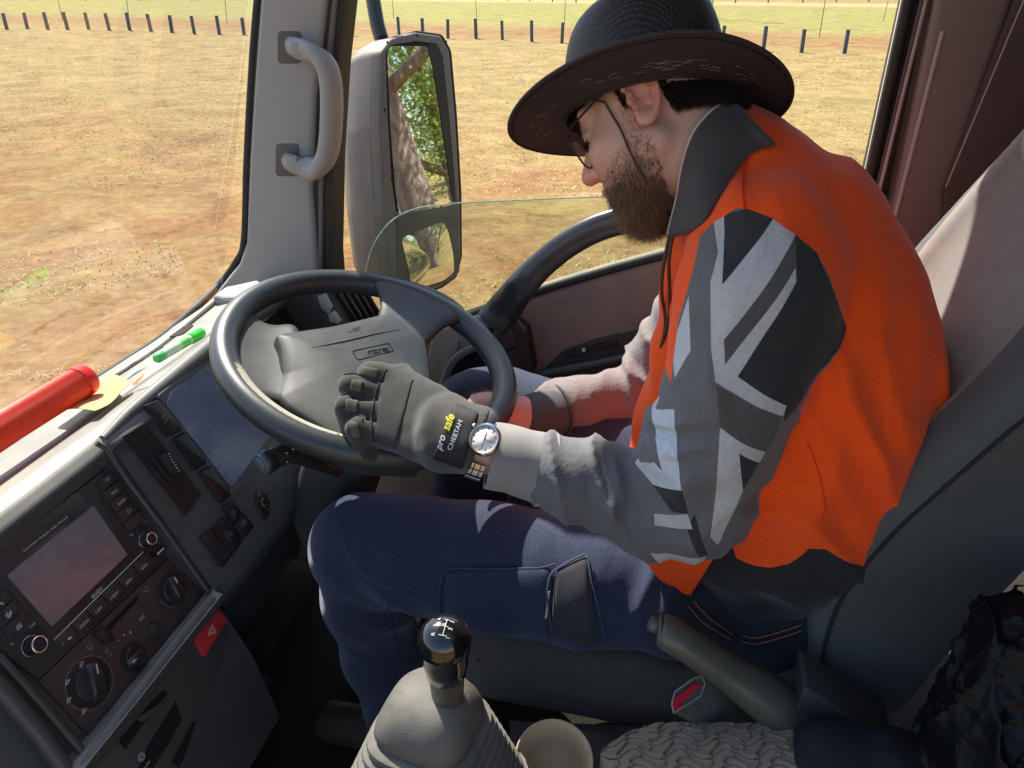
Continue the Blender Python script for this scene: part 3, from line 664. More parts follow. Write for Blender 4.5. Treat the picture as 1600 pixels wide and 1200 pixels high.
for i in range(6):
    a, b_ = A(lo[i], float), A(lo[i + 1], float); d = A([13.5, 15.])
    a = a + (b_ - a) * .03; b_ = b_ - (b_ - a) * .04
    o = slab('radio_button', [D(*a, RO), D(*b_, RO), D(*(b_ + d), RO), D(*(a + d), RO)], DN, .004, M_bez, radio, .0006)
    p = a + (b_ - a) * (.16) + d * .72; dtext(tx[i], tuple(p), tuple(p + (b_ - a)), .0034, RO + .0003, radio)
    if i == 0:
        q = a + (b_ - a) * .5 + d * .62; q2 = q + (b_ - a) * .16
        dline([tuple(q), tuple(q2 + A([1.2, 1.5]))], .002, RO + .0003, radio, M_white); dline([tuple(q2 - A([1, 1])), tuple(q2 + A([2.5, 2.5]))], .0007, RO + .0003, radio, M_white)
for pts, sym in (([(-6, 938), (9, 922), (22, 935), (5, 950)], 'u'), ([(5, 951), (22, 936), (33, 950), (12, 972)], 'd'), ([(5, 983), (38, 955), (46, 968), (14, 1000)], 'c')):
    rbtn(pts)
    if sym == 'u': dline([(-2, 946), (3, 941), (6, 945)], .0010, RO + .0003, radio, M_white)
    if sym == 'd':
        dline([(9, 961), (15, 965), (18, 956)], .0010, RO + .0003, radio, M_white); dline([(10, 957), (14, 961), (17, 953)], .0008, RO + .0003, radio, M_white)
    if sym == 'c': dline([(25, 980), (31, 974), (35, 978), (28, 985), (25, 980)], .0006, RO + .0003, radio, M_white); ring(30, 979.5, .0011, RO + .0003, radio, M_white)
dtext('TUNE', (47, 983), (57, 973), .0024, .0015, radio); dtext('SEL', (17, 1009), (25, 1002), .0022, .0015, radio)
def knob(u, v, r, h, name, parent, M_=M_black, ringm=True):
    k = lathe(name, D(u, v, .001), DN, [(r * 1.12, 0), (r * 1.12, .001), (r, .0015), (r * .97, h * .9), (r * .85, h), (0.0001, h)], M_, parent, 36)
    if ringm:
        mk('chrome_ring', *lathem(D(u, v, .001) + DN * h * .93, DN, [(r * .99, 0), (r * 1.0, h * .06), (r * .84, h * .1), (r * .80, h * .07)], 36, False), M_chrome, k)
        mk('skirt_ring', *lathem(D(u, v, .001), DN, [(r * 1.16, .001), (r * 1.2, .0022), (r * 1.15, .0022)], 36, False), M_chrome, k)
    return k
knob(226, 845, .0088, .015, 'volume_knob', radio); knob(48, 1010, .0100, .017, 'tuning_knob', radio)
dslab('aux_socket', [(234, 866), (240, 861), (244, 867), (238, 872)], M_pit, radio, 0, .001, 0, r=.002, proud=.002)
us = dslab('usb_socket', [(243, 864), (257, 852), (260, 856), (246, 869)], M_pit, radio, 0, .001, 0, proud=.002)
dslab('usb_tongue', [(245, 865), (256, 855), (257, 857), (247, 867)], M_white, us, 0, .001, 0, proud=.0026)
# ---- heater panel ----
m, n, b, co = nodes('heater_panel'); d1 = noise(n, co, 12, 7, .7)
L(n, mixc(n, d1, (.050, .034, .030), (.085, .056, .048)), b.inputs['Base Color']); b.inputs['Roughness'].default_value = .55; M_hp = m
hp_ = slab('heater_panel', [D(u, v, .000) for u, v in [(60, 1064), (263, 873), (324, 932), (140, 1150)]], DN, .004, M_hp, T, .001)
def bigknob(u, v, r, ang, name, h=.016):
    k = lathe(name, D(u, v, 0), DN, [(r * 1.22, 0), (r * 1.2, .0015), (r, .002), (r * .96, .007), (r * .9, .008), (.0001, .008)], M_black, hp_, 40)
    ax = math.cos(R(ang)) * DS - math.sin(R(ang)) * DT; sd = np.cross(DN, ax)
    c0 = D(u, v, 0); V = []; F = []; rows = []
    for s in np.linspace(-1, 1, 13):
        hw = r * .42 * (1 - .25 * s * s); hh = h * (1 - .45 * max(0, abs(s) - .55) / .45)
        rows.append([c0 + ax * r * .97 * s + sd * q * hw + DN * z for q, z in ((-1, .006), (-.95, hh * .85), (-.7, hh), (.7, hh), (.95, hh * .85), (1, .006))])
    V, F = gridm(rows); F.append([0, 1, 2, 3, 4, 5]); F.append([72 + i for i in range(6)][::-1])
    autosm(mk('grip_bar', V, F, M_black, k), 40)
    mk('pointer', *boxm(c0 + ax * r * .62 + DN * h, ax, sd, DN, r * .5, .0014, .0008), M_white, k); return k
bigknob(268, 922, .0195, 78, 'temperature_knob'); bigknob(140, 1067, .0235, 62, 'vent_mode_knob', .018); bigknob(207, 1027, .0150, 170, 'fan_knob', .014)
def arcband(u, v, r0, r1, a0, a1, m, o=.002):
    c = D(u, v, o); V = []; F = []
    for k in range(17):
        a = R(a0 + (a1 - a0) * k / 16); d = math.cos(a) * DS - math.sin(a) * DT; f = math.sin(math.pi * k / 16) if False else 1
        V += [c + d * r0, c + d * (r0 + (r1 - r0) * f)]
    for k in range(16): F.append([2 * k, 2 * k + 1, 2 * k + 3, 2 * k + 2])
    mk('dial_band', V, F, m, hp_, smooth=False)
arcband(268, 922, .0205, .0245, 165, 250, mat('cool_blue', (.05, .09, .12), .6)); arcband(268, 922, .0205, .0255, -60, -15, mat('warm_red', (.25, .05, .04), .6))
acb = lathe('ac_button', D(239, 986, 0), DN, [(.0125, 0), (.0125, .0012), (.0118, .0018), (.0116, .0004), (.0108, .0004), (.0105, .003), (.009, .0036), (.0001, .0036)], M_bez, hp_, 36)
dtext('A/C', (219.5, 971), (229, 961), .0042, .0006, hp_)
for u, v, r in ((177, 1011, .0007), (185, 1001, .001), (194, 992, .0014), (204, 988, .0018)): mk('fan_dot', *lathem(D(u, v, .0003), DN, [(r, 0), (r, .0003)], 14), mat('amber_print', (.5, .38, .2), .6), hp_)
ring(173, 1023, .0012, .0006, hp_, mat('amber_ring', (.4, .25, .18), .6))
for a in range(0, 360, 90):
    d = math.cos(R(a + 20)) * DS - math.sin(R(a + 20)) * DT; mk('fan_symbol', *boxm(D(167, 1017, .0006) + d * .0018, d, np.cross(DN, d), DN, .0022, .0012, .0002), mat('fan_amber', (.5, .3, .15), .6), hp_)
# recirculation slider
dslab('slider_slot', [(166, 980), (213, 931), (217, 936), (171, 986)], M_pit, hp_, 0, .001, 0, r=.002, proud=.0005)
dslab('slider_knob', [(150, 990), (162, 980), (182, 996), (176, 1003), (168, 1005)], M_black, hp_, 0, .001, .002, r=.002, proud=.009)
for u, v in ((140, 1010), (228, 920)):
    ring(u, v, .0028, .0006, hp_, M_dim, .0006, 20, 0, 300); dline([(u - 5, v + 4), (u + 4, v + 5), (u + 5, v - 3)], .0008, .0006, hp_)
for u, v in ((105, 1065), (107, 1093), (131, 1110), (127, 1037), (167, 1060)):
    ring(u, v, .0014, .0026, hp_, M_white, .0007); dline([(u - 3, v + 6), (u + 1, v + 3), (u + 4, v - 4)], .001, .0026, hp_, M_white)
ring(140, 1067, .031, .0006, hp_, M_dim, .0005, 48)
# trim frame round the radio and heater
def frame(pts, o0, w_, name='trim_frame', m=M_dash):
    P = [D(u, v, o0) for u, v in pts]; return tube(name, P, w_, m, dash, sides=10)
frame([(150, 692), (166, 702), (200, 752), (260, 832), (331, 933)], .009, .0035, m=M_dashd)
frame([(331, 936), (290, 985), (240, 1050), (190, 1115), (125, 1205)], .017, .008)
frame([(-30, 1010), (0, 1028), (60, 1095), (120, 1165), (150, 1200)], .008, .005, m=M_dashd)
frame([(-60, 1020), (0, 1075), (60, 1145), (100, 1200)], .010, .010, m=M_dashd)
# lower console of the dash: hazard switch, slot, cubby
lp = dslab('lower_panel', [(337, 945), (357, 966), (352, 1010), (334, 1070), (300, 1150), (262, 1260), (80, 1260), (150, 1195)], M_dashd, dash, .010, .03, .006, proud=.004)
hz = slab('hazard_switch', [D(u, v, .020) for u, v in [(306, 998), (337, 947), (356, 968), (321, 1026)]], DN, .008, M_red, dash, .002, r=.002)
c = [(332, 974), (344, 984), (327, 989)]; dline([(331, 976), (338, 988), (325, 993), (331, 976)], .0008, .0206, hz, M_white); dline([(331, 980), (335, 987), (328, 989.5), (331, 980)], .0006, .0206, hz, M_white)
dslab('card_slot', [(186, 1158), (238, 1095), (256, 1078), (263, 1084), (240, 1108), (196, 1172)], M_pit, lp, .014, .001, 0, r=.003, proud=.001)
dslab('slot_lip', [(214, 1122), (222, 1128), (244, 1114), (250, 1100)], M_dashd, lp, .014, .001, .001, proud=.003)
cb = dslab('cubby', [(215, 1205), (232, 1165), (275, 1095), (284, 1125), (262, 1165), (235, 1205)], M_pit, lp, .014, .001, 0, proud=.001)
ring(221, 1183, .0042, .0158, lp, M_white, .0006); ring(221, 1183, .0022, .0158, lp, M_white, .0006); dtext('SLOW', (226, 1203), (233, 1193), .0028, .0158, lp)
dslab('cubby', [(268, 1192), (300, 1130), (306, 1128), (288, 1185), (280, 1200)], M_pit, lp, .014, .001, 0, proud=.001)
# knee panel under the column and footwell
mk('knee_panel', *gridm([[A([x, y, z]) for y in (.73, .8, .9, 1.05, 1.2, 1.36)] for x, z in ((-.62, 1.48), (-.60, 1.42), (-.63, 1.34), (-.70, 1.25), (-.80, 1.15), (-.86, 1.0))]), mat('knee_plastic', (.028, .032, .033), .5, dust=.2, dustcol=(.08, .07, .06)), T)
pd = slab('brake_pedal', [Y(u, v, .93) for u, v in ((366, 1078), (398, 1040), (425, 1062), (396, 1118))], nrm([.5, -.6, .6]), .02, mat('pedal_rubber', (.018, .017, .016), .8), T, .003)
# ---- steering wheel ----
def wpt(a, r, o=0.): return WC + r * (math.cos(a) * W1 + math.sin(a) * W2) + WN * o
rimp = [wpt(2 * math.pi * k / 120, WR) for k in range(120)]
m, n, b, co = nodes('wheel_rim')      # worn and scuffed along the near-left arc
mp = N(n, 'ShaderNodeMapping'); L(n, co, mp.inputs[0])
wear_c = (wpt(math.radians(0), 0))
d1 = noise(n, co, 160, 10, .8, .5); d2 = noise(n, co, 8, 4, .6)
ref = Wp(440, 640, .008); vd = N(n, 'ShaderNodeVectorMath', operation='DISTANCE'); L(n, co, vd.inputs[0]); vd.inputs[1].default_value = ref
w1 = N(n, 'ShaderNodeMapRange'); w1.inputs[1].default_value = .15; w1.inputs[2].default_value = .07; L(n, vd.outputs['Value'], w1.inputs[0])
ge = N(n, 'ShaderNodeNewGeometry'); dt = N(n, 'ShaderNodeVectorMath', operation='DOT_PRODUCT'); L(n, ge.outputs['Normal'], dt.inputs[0]); inward = nrm(WN * .75 + nrm(WC - ref) * .66); dt.inputs[1].default_value = inward
w2 = N(n, 'ShaderNodeMapRange'); w2.inputs[1].default_value = .72; w2.inputs[2].default_value = .86; L(n, dt.outputs['Value'], w2.inputs[0])
wear = math_(n, 'MULTIPLY', math_(n, 'MULTIPLY', w1.outputs[0], w2.outputs[0]), 1., clamp=True)
wm = ramp(n, math_(n, 'ADD', math_(n, 'MULTIPLY', wear, .55), math_(n, 'MULTIPLY', d1, .6)), [(.62, g1(0)), (.70, g1(1))])
cc = mixc(n, d2, (.026, .032, .032), (.042, .049, .048)); cc = mixc(n, wm, cc, mixc(n, d1, (.30, .28, .21), (.52, .49, .39)))
L(n, cc, b.inputs['Base Color']); L(n, math_(n, 'MULTIPLY_ADD', wm, .45, .36), b.inputs['Roughness']); b.inputs['Specular IOR Level'].default_value = .55
h1 = math_(n, 'SUBTRACT', math_(n, 'MULTIPLY', noise(n, co, 1400, 2), .12), math_(n, 'MULTIPLY', wm, math_(n, 'MULTIPLY_ADD', d1, 1.6, .2)))
bumpn(n, b, h1, .8, .0012); M_rim = m
wheel = mk('steering_wheel', *tubem(rimp, .0200, sides=24, closed=True, up=WN), M_rim, T)
# finger ridges on the underside of the rim
ms = []
for k in range(60):
    a = R(150 + k * 3.1); c = wpt(a, WR - .011, -.010); ms.append(tubem([c - nrm(wpt(a + .01, WR) - wpt(a, WR)) * .003, c, c + nrm(wpt(a + .01, WR) - wpt(a, WR)) * .003], [.003, .0062, .003], sides=8))
mk('finger_ridges', *join(*ms), M_rim, wheel)
def spoke(name, rimpts, padpts, z0, z1, th=.016):
    rows = []
    for s in np.linspace(0, 1, 8):
        row = []
        for (a, b_) in zip(rimpts, padpts):
            P = Wp(*a, z0); Q = Wp(*b_, z1); row.append(P + (Q - P) * s + WN * (-.006 * math.sin(math.pi * s)))
        cc_ = sum(row) / len(row); row = [cc_ + (q - cc_) * (1 - .22 * math.sin(math.pi * min(1, s * 1.15))) for q in row]; rows.append(row)
    V, F = gridm(rows); o = mk(name, V, F, M_wheel, wheel); subsurf(o, 1, th, -1); return o
spoke('spoke', [(384, 462), (352, 492), (340, 545), (350, 600), (378, 645)], [(462, 504), (474, 520), (476, 560), (470, 600), (462, 626)], .004, .008)
spoke('spoke', [(570, 436), (615, 440), (665, 452), (712, 474), (740, 505)], [(590, 518), (610, 518), (628, 526), (640, 540), (644, 560)], .004, .008)
PO = .019
padtop = [(428, 521), (520, 508), (608, 487), (645, 497), (664, 512), (672, 560), (683, 660), (664, 700), (560, 690), (452, 622), (436, 606), (440, 570), (436, 540)]
padp = [Wp(u, v, PO) for u, v in padtop]
pc = sum(padp) / len(padp)
fr = rnd(padp, .007, 5); V = []; F = []; n0 = len(fr)
# domed pad: concentric loops sinking to the side walls
loops = [(1.0, -.045), (1.0, -.012), (.985, -.003), (.95, .001), (.8, .004), (.55, .006), (.25, .007)]
for s, h in loops: V += [pc + (p - pc) * s + WN * h for p in fr]
for i in range(len(loops) - 1):
    for k in range(n0): F.append([i * n0 + k, i * n0 + (k + 1) % n0, (i + 1) * n0 + (k + 1) % n0, (i + 1) * n0 + k])
nd = nrm(-(W2 * (W2 @ A([.25, 1, 0])) + W1 * (W1 @ A([.25, 1, 0])))); V = [v - WN * .016 * min(1, max(0, ((A(v) - pc) @ nd - .025) / .06)) ** 1.6 for v in V]
V.append(pc + WN * .007); F += [[(len(loops) - 1) * n0 + k, (len(loops) - 1) * n0 + (k + 1) % n0, len(V) - 1] for k in range(n0)]
pad = autosm(mk('horn_pad', V, F, M_wheel, wheel), 50)
from mathutils.bvhtree import BVHTree
PT = BVHTree.FromPolygons([v.co.copy() for v in pad.data.vertices], [list(p.vertices) for p in pad.data.polygons])
def onpad(p, off=.0006):
    h = PT.ray_cast(Vector(A(p) + WN * .05), Vector(-WN)); return tuple(A(h[0]) + WN * off) if h[0] is not None else tuple(p)
def wtext(s, p0, p1, h, o, parent, m, up=1, sx=1., bold=0.):
    P = Wp(*p0, o); Q = Wp(*p1, o); xd = nrm(Q - P); yd = np.cross(WN, xd) * up; V, F = textm(s, P, xd, yd, h, sx=sx, bold=bold); V = [onpad(v) for v in V]; return mk('lettering', V, F, m, parent, smooth=False)
M_emb = mat('embossed_dark', (.003, .003, .003), .8, spec=.1); M_ridge = mat('pad_ridge', (.075, .08, .078), .5)
PZ = PO + .0062
wtext('ISUZU', (605, 543.5), (566, 551.5), .0085, PZ, pad, M_emb, sx=1.1, bold=.03)
fp = [A(onpad(q, .0002)) for q in rnd([Wp(u, v, PZ - .0004) for u, v in ((550, 550), (607, 537), (615, 549), (559, 564))], .004, 3)]; tube('emblem_frame', fp + [fp[0]], .0008, M_emb, pad, sides=6, caps=False)
wtext('SRS', (562, 510), (528, 518), .0045, PZ - .0015, pad, M_emb, sx=1.6); wtext('AIRBAG', (561, 514), (530, 521), .0040, PZ - .0015, pad, M_emb, sx=1.1)
tube('pad_crease', [A(onpad(Wp(u, v, PZ), .0004)) for u, v in ((487, 543), (510, 539), (540, 533), (565, 527), (590, 521), (625, 514))], [.0003, .0010, .0014, .0014, .0010, .0003], M_ridge, pad, sides=8)
tube('pad_seam', [Wp(u, v, PO - .004) for u, v in ((610, 486), (640, 493), (661, 508), (668, 520))], .0012, M_rub, pad, sides=6)
# ---- steering column with the stalk ----
cdir = -WN
cs = []
for s, r, sq in ((.0, .055, 1), (.05, .062, 1), (.14, .075, 1), (.22, .078, 1), (.40, .07, 1)):
    c = WC + cdir * (.03 + s) + A([-.02, 0, 0]) * s; cs.append([c + r * (math.copysign(abs(math.cos(a)) ** .6, math.cos(a)) * W2 + .8 * math.copysign(abs(math.sin(a)) ** .6, math.sin(a)) * W1) for a in np.linspace(0, 2 * math.pi, 33)[:-1]])
V, F = gridm(cs, True); F.append(list(range(32))); col_ = autosm(mk('steering_column', V, F, mat('column_plastic', (.050, .054, .054), .45, dust=.4, bump=.2, bs=900), T), 50)
sh = Y(530, 735, .93); st = Y(412, 724, .80)
sk = tube('indicator_stalk', spline([sh, Y(495, 722, .90), Y(460, 708, .855), Y(436, 712, .825), st], 6), [.011, .0125, .0155, .0165, .0165], mat('stalk_black', (.028, .025, .024), .3, dust=.15), col_, sides=16)
ax = nrm(st - Y(436, 712, .825))
mk('stalk_collar', *lathem(st - ax * .012, ax, [(.0172, 0), (.0178, .004), (.0178, .012), (.0165, .014)], 24), M_black, sk)
mk('stalk_end', *lathem(st, ax, [(.0165, .0), (.0160, .005), (.0125, .0075), (.0122, .006), (.0115, .0085), (.0001, .009)], 28), mat('stalk_cap', (.10, .12, .13), .4), sk)
for u, v in ((448, 708), (449, 722), (458, 702)): mk('mark', *boxm(Y(u, v, .80), (1, 0, .2), (0, 1, 0), (0, 0, 1), .003, .001, .0008), M_white, sk)
# ---- driver's door ----
YD = 1.47
door = slab('door', yp([(560, 570), (700, 508), (745, 492), (830, 460), (940, 427), (1050, 397), (1240, 345), (1400, 308), (1400, 700), (1380, 1100), (560, 1100)], YD), nside, .06, M_door, T, .032, seg=5)
tube('window_sill_rubber', spline([Y(u, v, YD + .01) for u, v in ((640, 535), (745, 492), (830, 459), (940, 425), (1050, 395), (1240, 343), (1400, 305))], 5), .009, M_rub, door, sides=8)
M_lit = mat('sunlit_trim', (.33, .315, .27), .6, var=.08, dust=.2)
# glass, wound part way down: rounded front corner, dusty top edge
gl = [(566, 470), (572, 425), (580, 392), (594, 366), (616, 342), (650, 326), (690, 320), (720, 317), (850, 311), (970, 306), (1150, 298), (1380, 288)]
GP = [Y(u, v, YD + .03) for u, v in gl]; glp = GP + [Y(1400, 330, YD + .03), Y(1050, 420, YD + .03), Y(830, 480, YD + .03), Y(700, 530, YD + .03), Y(566, 560, YD + .03)]
wg = slab('window_glass', glp, nside, .004, glassmat('door_glass', (.90, .95, .90), .5, .07, (.55, .52, .42), 14), door, 0)
tube('glass_edge', spline(GP, 4), .0016, glassmat('glass_edge', (.6, .75, .65), 1., .5, (.7, .72, .66), 30), wg, sides=6)
# front corner trim, sunlight painted into its pale colour, with the little door-pull panel
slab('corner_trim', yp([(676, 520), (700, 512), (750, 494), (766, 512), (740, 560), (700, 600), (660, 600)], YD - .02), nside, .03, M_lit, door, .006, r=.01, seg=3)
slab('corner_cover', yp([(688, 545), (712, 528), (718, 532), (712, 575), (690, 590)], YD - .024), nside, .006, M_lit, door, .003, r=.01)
# curved grab bar across the window
ab = [(742, 500), (768, 478), (795, 448), (830, 415), (880, 378), (930, 352), (975, 337), (1030, 328), (1090, 330), (1150, 350), (1190, 380)]
gb = tube('door_grab_bar', spline([Y(u, v, 1.40 if i > 1 else 1.43) for i, (u, v) in enumerate([(770, 505), (790, 480), (815, 447), (845, 415), (885, 383), (930, 358), (980, 343), (1035, 335), (1090, 340), (1140, 362), (1170, 395)])], 6), [.038, .036, .030, .027, .026, .026, .026, .026, .027, .030, .032], mat('grab_black', (.030, .034, .036), .28, var=.1, dust=.15, spec=.6), door, sides=18, flat=.62, up=A([0, 1., 0]))
# switch panel and pull recess
sp = slab('switch_pod', yp([(752, 535), (800, 503), (822, 520), (834, 585), (815, 600), (770, 610), (740, 620)], YD - .045), nside, .05, M_rub, door, .006, r=.008, seg=3)
for q in ([(765, 525), (800, 512), (808, 540), (775, 553)], [(776, 556), (808, 544), (814, 575), (783, 588)]): slab('window_switch', yp(q, YD - .049), nside, .006, mat('switch_brown', (.05, .035, .03), .3), door, .002, r=.003)
pod = slab('pull_recess', yp([(838, 600), (852, 575), (880, 548), (930, 530), (1015, 512), (1030, 560), (1030, 640), (850, 640)], YD - .004), nside, .006, mat('door_dark', (.040, .046, .044), .6, dust=.5, dustcol=(.1, .08, .06)), door, .004, r=.01)
tube('pull_edge', spline([Y(u, v, YD - .02) for u, v in ((845, 584), (900, 574), (960, 562), (1030, 545))], 4), .009, mat('edge_teal', (.07, .085, .082), .4), door, sides=10)
for q in ([(885, 551), (918, 543), (920, 551), (888, 559)], [(924, 541), (962, 533), (964, 540), (927, 549)]): slab('lock_switch', yp(q, YD - .012), nside, .006, M_black, door, .001)
slab('lock_mark', yp([(909, 545), (914, 544), (915, 549), (910, 550)], YD - .0125), nside, .002, M_white, door, 0)
tube('screw_cap', [Y(893, 616, YD - .002), Y(893, 616, YD - .006)], .003, M_pit, door, sides=10)
# dust streak hole in the arch between dash and door (instrument side pocket)
slab('side_pocket', yp([(690, 600), (700, 570), (722, 552), (755, 545), (770, 560), (752, 600)], YD - .05), nside, .03, M_pit, door, .004, r=.02)
tube('pocket_rim', spline([Y(u, v, YD - .055) for u, v in ((686, 640), (694, 598), (706, 568), (726, 550), (752, 540), (764, 540))], 5), .009, mat('pocket_rim', (.13, .14, .14), .45, dust=.3), door, sides=10)
# ---- rear door pillar with seals ----
YB = 1.45
bp = slab('rear_pillar', yp([(1506, -360), (1462, 0), (1386, 370), (1380, 420), (1480, 420), (1480, 300), (1712, -360)], YB - .02), nside, .06, M_bpil, T, .014, seg=4)
slab('pillar_panel', yp([(1700, -360), (1588, 0), (1478, 290), (1470, 430), (1800, 430), (1920, -360)], YB - .03), nside, .08, mat('rear_panel', (.085, .066, .058), .8, bump=.3, bs=800), bp, .004)
tube('panel_seam', [Y(1600, 0, YB - .045), Y(1478, 292, YB - .045)], .0012, mat('seam_light', (.4, .36, .33), .5), bp, sides=6)
tube('seal_outer', [Y(1468, -360, YB + .02), Y(1419, 0, YB + .02), Y(1352, 305, YB + .02)], .010, M_rub, bp, sides=10)
slab('door_frame_edge', yp([(1456, -360), (1410, 0), (1344, 300), (1420, 340), (1530, -360)], YB + .035), nside, .03, mat('frame_dark', (.025, .016, .015), .5), bp, .004)
slab('chrome_edge', yp([(1454, -360), (1409, 0), (1344, 302), (1347, 302), (1413, 0), (1459, -360)], YB + .033), nside, .01, mat('edge_grey', (.5, .48, .42), .4), bp, .0005)
tube('weather_strip', [Y(1497, -360, YB), Y(1443, 0, YB), Y(1366, 322, YB)], .0055, mat('strip_dark', (.05, .035, .03), .5), bp, sides=8)
# ribbed seals: their glint of sun is painted as a pale colour
def ribbed(name, a, b_, y, r, cnt, m, parent, amp=.35):
    P = [Y(a[0] + (b_[0] - a[0]) * k / cnt, a[1] + (b_[1] - a[1]) * k / cnt, y) for k in range(cnt + 1)]
    return mk(name, *tubem(P, [r * (1 + amp * (k % 2)) for k in range(cnt + 1)], sides=8), m, parent)
M_strip = mat('seal_glint', (.38, .33, .30), .5)
ribbed('ribbed_seal', (1447, 0), (1369, 318), YB - .004, .0028, 130, M_strip, bp); ribbed('ribbed_seal', (1473, 48), (1393, 362), YB - .019, .0034, 110, M_strip, bp)
# ---- door mirror ----
YM = 1.80
mdir = MN; mup = nrm(A([0, 0, 1.]) - mdir * mdir[2]); msd = np.cross(mup, mdir)
def Mp(u, v, o=0.): return PL(u, v, MIRP, mdir, o)
M_mir = mat('mirror_grey', (.14, .13, .118), .55, var=.1, vs=7, dust=.5, dustcol=(.36, .30, .24)); M_mird = mat('mirror_dark', (.06, .062, .063), .5, dust=.35)
out_ = [(597, 80), (612, 60), (650, 50), (690, 56), (703, 80), (712, 180), (719, 300), (720, 400), (712, 432), (690, 448), (655, 460), (634, 462), (612, 440), (600, 330), (594, 200)]
FRp = [Mp(u, v, .03) for u, v in out_]
mir = slab('side_mirror', FRp, mdir, .03, M_mir, T, .006, r=.008, seg=3)
# shell behind the frame: loft towards the front of the truck
cF = sum(FRp) / len(FRp); bk = []
rr = rnd(FRp, .01, 3)
for s, k in ((0, 1.0), (.03, 1.0), (.07, .97), (.10, .88), (.12, .66)):
    bk.append([cF + (p - cF) * k - mdir * (.028 + s) + (A([0, 0, 0])) for p in rr])
V, F = gridm(bk, True); F.append([(len(bk) - 1) * len(rr) + i for i in range(len(rr))]); autosm(mk('mirror_shell', V, F, M_mir, mir), 60)
tube('shell_seam', rnd([Mp(u, v, -.004) for u, v in out_], .008, 3) + [rnd([Mp(u, v, -.004) for u, v in out_], .008, 3)[0]], .0035, M_rub, mir, sides=8, caps=False)
inn = [(603, 84), (612, 70), (650, 64), (682, 68), (692, 88), (702, 180), (712, 300), (715, 322), (640, 326), (619, 332), (612, 280), (606, 180)]
slab('mirror_well', [Mp(u, v, .0305) for u, v in inn], mdir, .001, M_pit, mir, 0, r=.004)
M_mg = bpy.data.materials.new('mirror_silver'); M_mg.use_nodes = True; b = M_mg.node_tree.nodes['Principled BSDF']; b.inputs['Metallic'].default_value = 1; b.inputs['Roughness'].default_value = .015; b.inputs['Base Color'].default_value = (.86, .88, .86, 1)
slab('mirror_glass', [Mp(u, v, .032) for u, v in [(605, 84), (611, 72), (668, 72), (677, 100), (700, 210), (714, 322), (655, 330), (624, 336), (618, 300), (610, 200)]], mdir, .002, M_mg, mir, 0, r=.006)
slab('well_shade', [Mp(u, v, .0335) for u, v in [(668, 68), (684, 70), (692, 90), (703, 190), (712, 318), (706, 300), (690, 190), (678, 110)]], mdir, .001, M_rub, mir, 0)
slab('mirror_bar', [Mp(u, v, .033) for u, v in [(618, 336), (716, 318), (717, 345), (690, 340), (622, 366)]], mdir, .004, M_mird, mir, .002)
slab('lower_well', [Mp(u, v, .0315) for u, v in [(620, 362), (716, 334), (718, 425), (700, 442), (640, 457), (622, 440)]], mdir, .001, M_mird, mir, .0, r=.008)
# convex lower mirror: a shallow dome
lg = [(627, 372), (692, 346), (700, 360), (708, 395), (710, 425), (694, 438), (650, 452), (643, 446), (636, 410)]
MN2 = nrm([.956, -.292, .16])
base = rnd([Mp(u, v, .033) for u, v in lg], .012, 4); c0 = sum(base) / len(base); V = []; F = []; Ls = [(1, 0), (.85, .0012), (.65, .0026), (.4, .0038), (.2, .0043)]
for s, h in Ls: V += [c0 + (p - c0) * s + mdir * h for p in base]
q = len(base)
for i in range(len(Ls) - 1):
    for k in range(q): F.append([i * q + k, i * q + (k + 1) % q, (i + 1) * q + (k + 1) % q, (i + 1) * q + k])
V.append(c0 + mdir * .0045); F += [[(len(Ls) - 1) * q + k, (len(Ls) - 1) * q + (k + 1) % q, len(V) - 1] for k in range(q)]
mk('wide_angle_glass', V, F, M_mg, mir)
for u, v in ((605, 66), (652, 55), (697, 65), (601, 172), (612, 280)): mk('screw', *lathem(Mp(u, v, .0305), mdir, [(.003, 0), (.003, .001)], 12), M_pit, mir)
tube('mirror_arm', [Mp(596, 60, -.05), Y(590, 40, 1.83), Y(583, 0, 1.84), Y(575, -60, 1.86)], [.017, .017, .017, .017], mat('arm_black', (.03, .033, .036), .3, spec=.6), mir, sides=14)
# ---- driver's seat ----
seat = None
def bs_profile(u, v): return Y(u, v, .78)
# back rest: near-side outline, in the plane of the bolster
fr_ = [(1258, 1078), (1252, 1030), (1256, 985), (1274, 925), (1306, 868), (1370, 800), (1440, 730), (1520, 655), (1600, 572), (1680, 500), (1740, 430)]
FP = [Y(u, v, .79) for u, v in fr_]
rec = nrm(A([FP[-1][0] - FP[3][0], 0, FP[-1][2] - FP[3][2]]))
print('recline', rec)
# outline of the back rest read off the near bolster, then carried across the seat
zf = A([1.40, 1.452, 1.506, 1.556, 1.622, 1.683, 1.753, 1.82, 1.887, 1.953, 2.05, 2.14, 2.30]); xf = A([.245, .222, .208, .203, .205, .218, .249, .281, .316, .346, .392, .434, .51])
zb = A([1.35, 1.396, 1.452, 1.574, 1.664, 1.80, 2.30]); xb = A([.30, .345, .367, .396, .428, .478, .66])
def f_back(p):
    x, y, z = p.T; yc = 1.005
    wside = np.interp(z, [1.4, 1.95, 2.2], [.215, .215, .17])
    conc = .042 * np.clip(1 - ((y - yc) / .15) ** 2, 0, 1) ** .7 * np.clip((z - 1.5) / .1, 0, 1)
    fx = np.interp(z, zf, xf) + conc - .018 * np.clip((y - yc) / .2, 0, 1)
    bx = np.interp(z, zb, xb)
    d1 = (fx - x) * .92; d2 = (x - bx) * .92; d3 = np.abs(y - yc) - wside; d4 = z - 2.21; d5 = 1.398 - z
    d = smax(d1, d2, .03); d = smax(d, d3, .045); d = smax(d, d4, .05); d = smax(d, d5, .035); return d + .0015 * vn(p, 14)
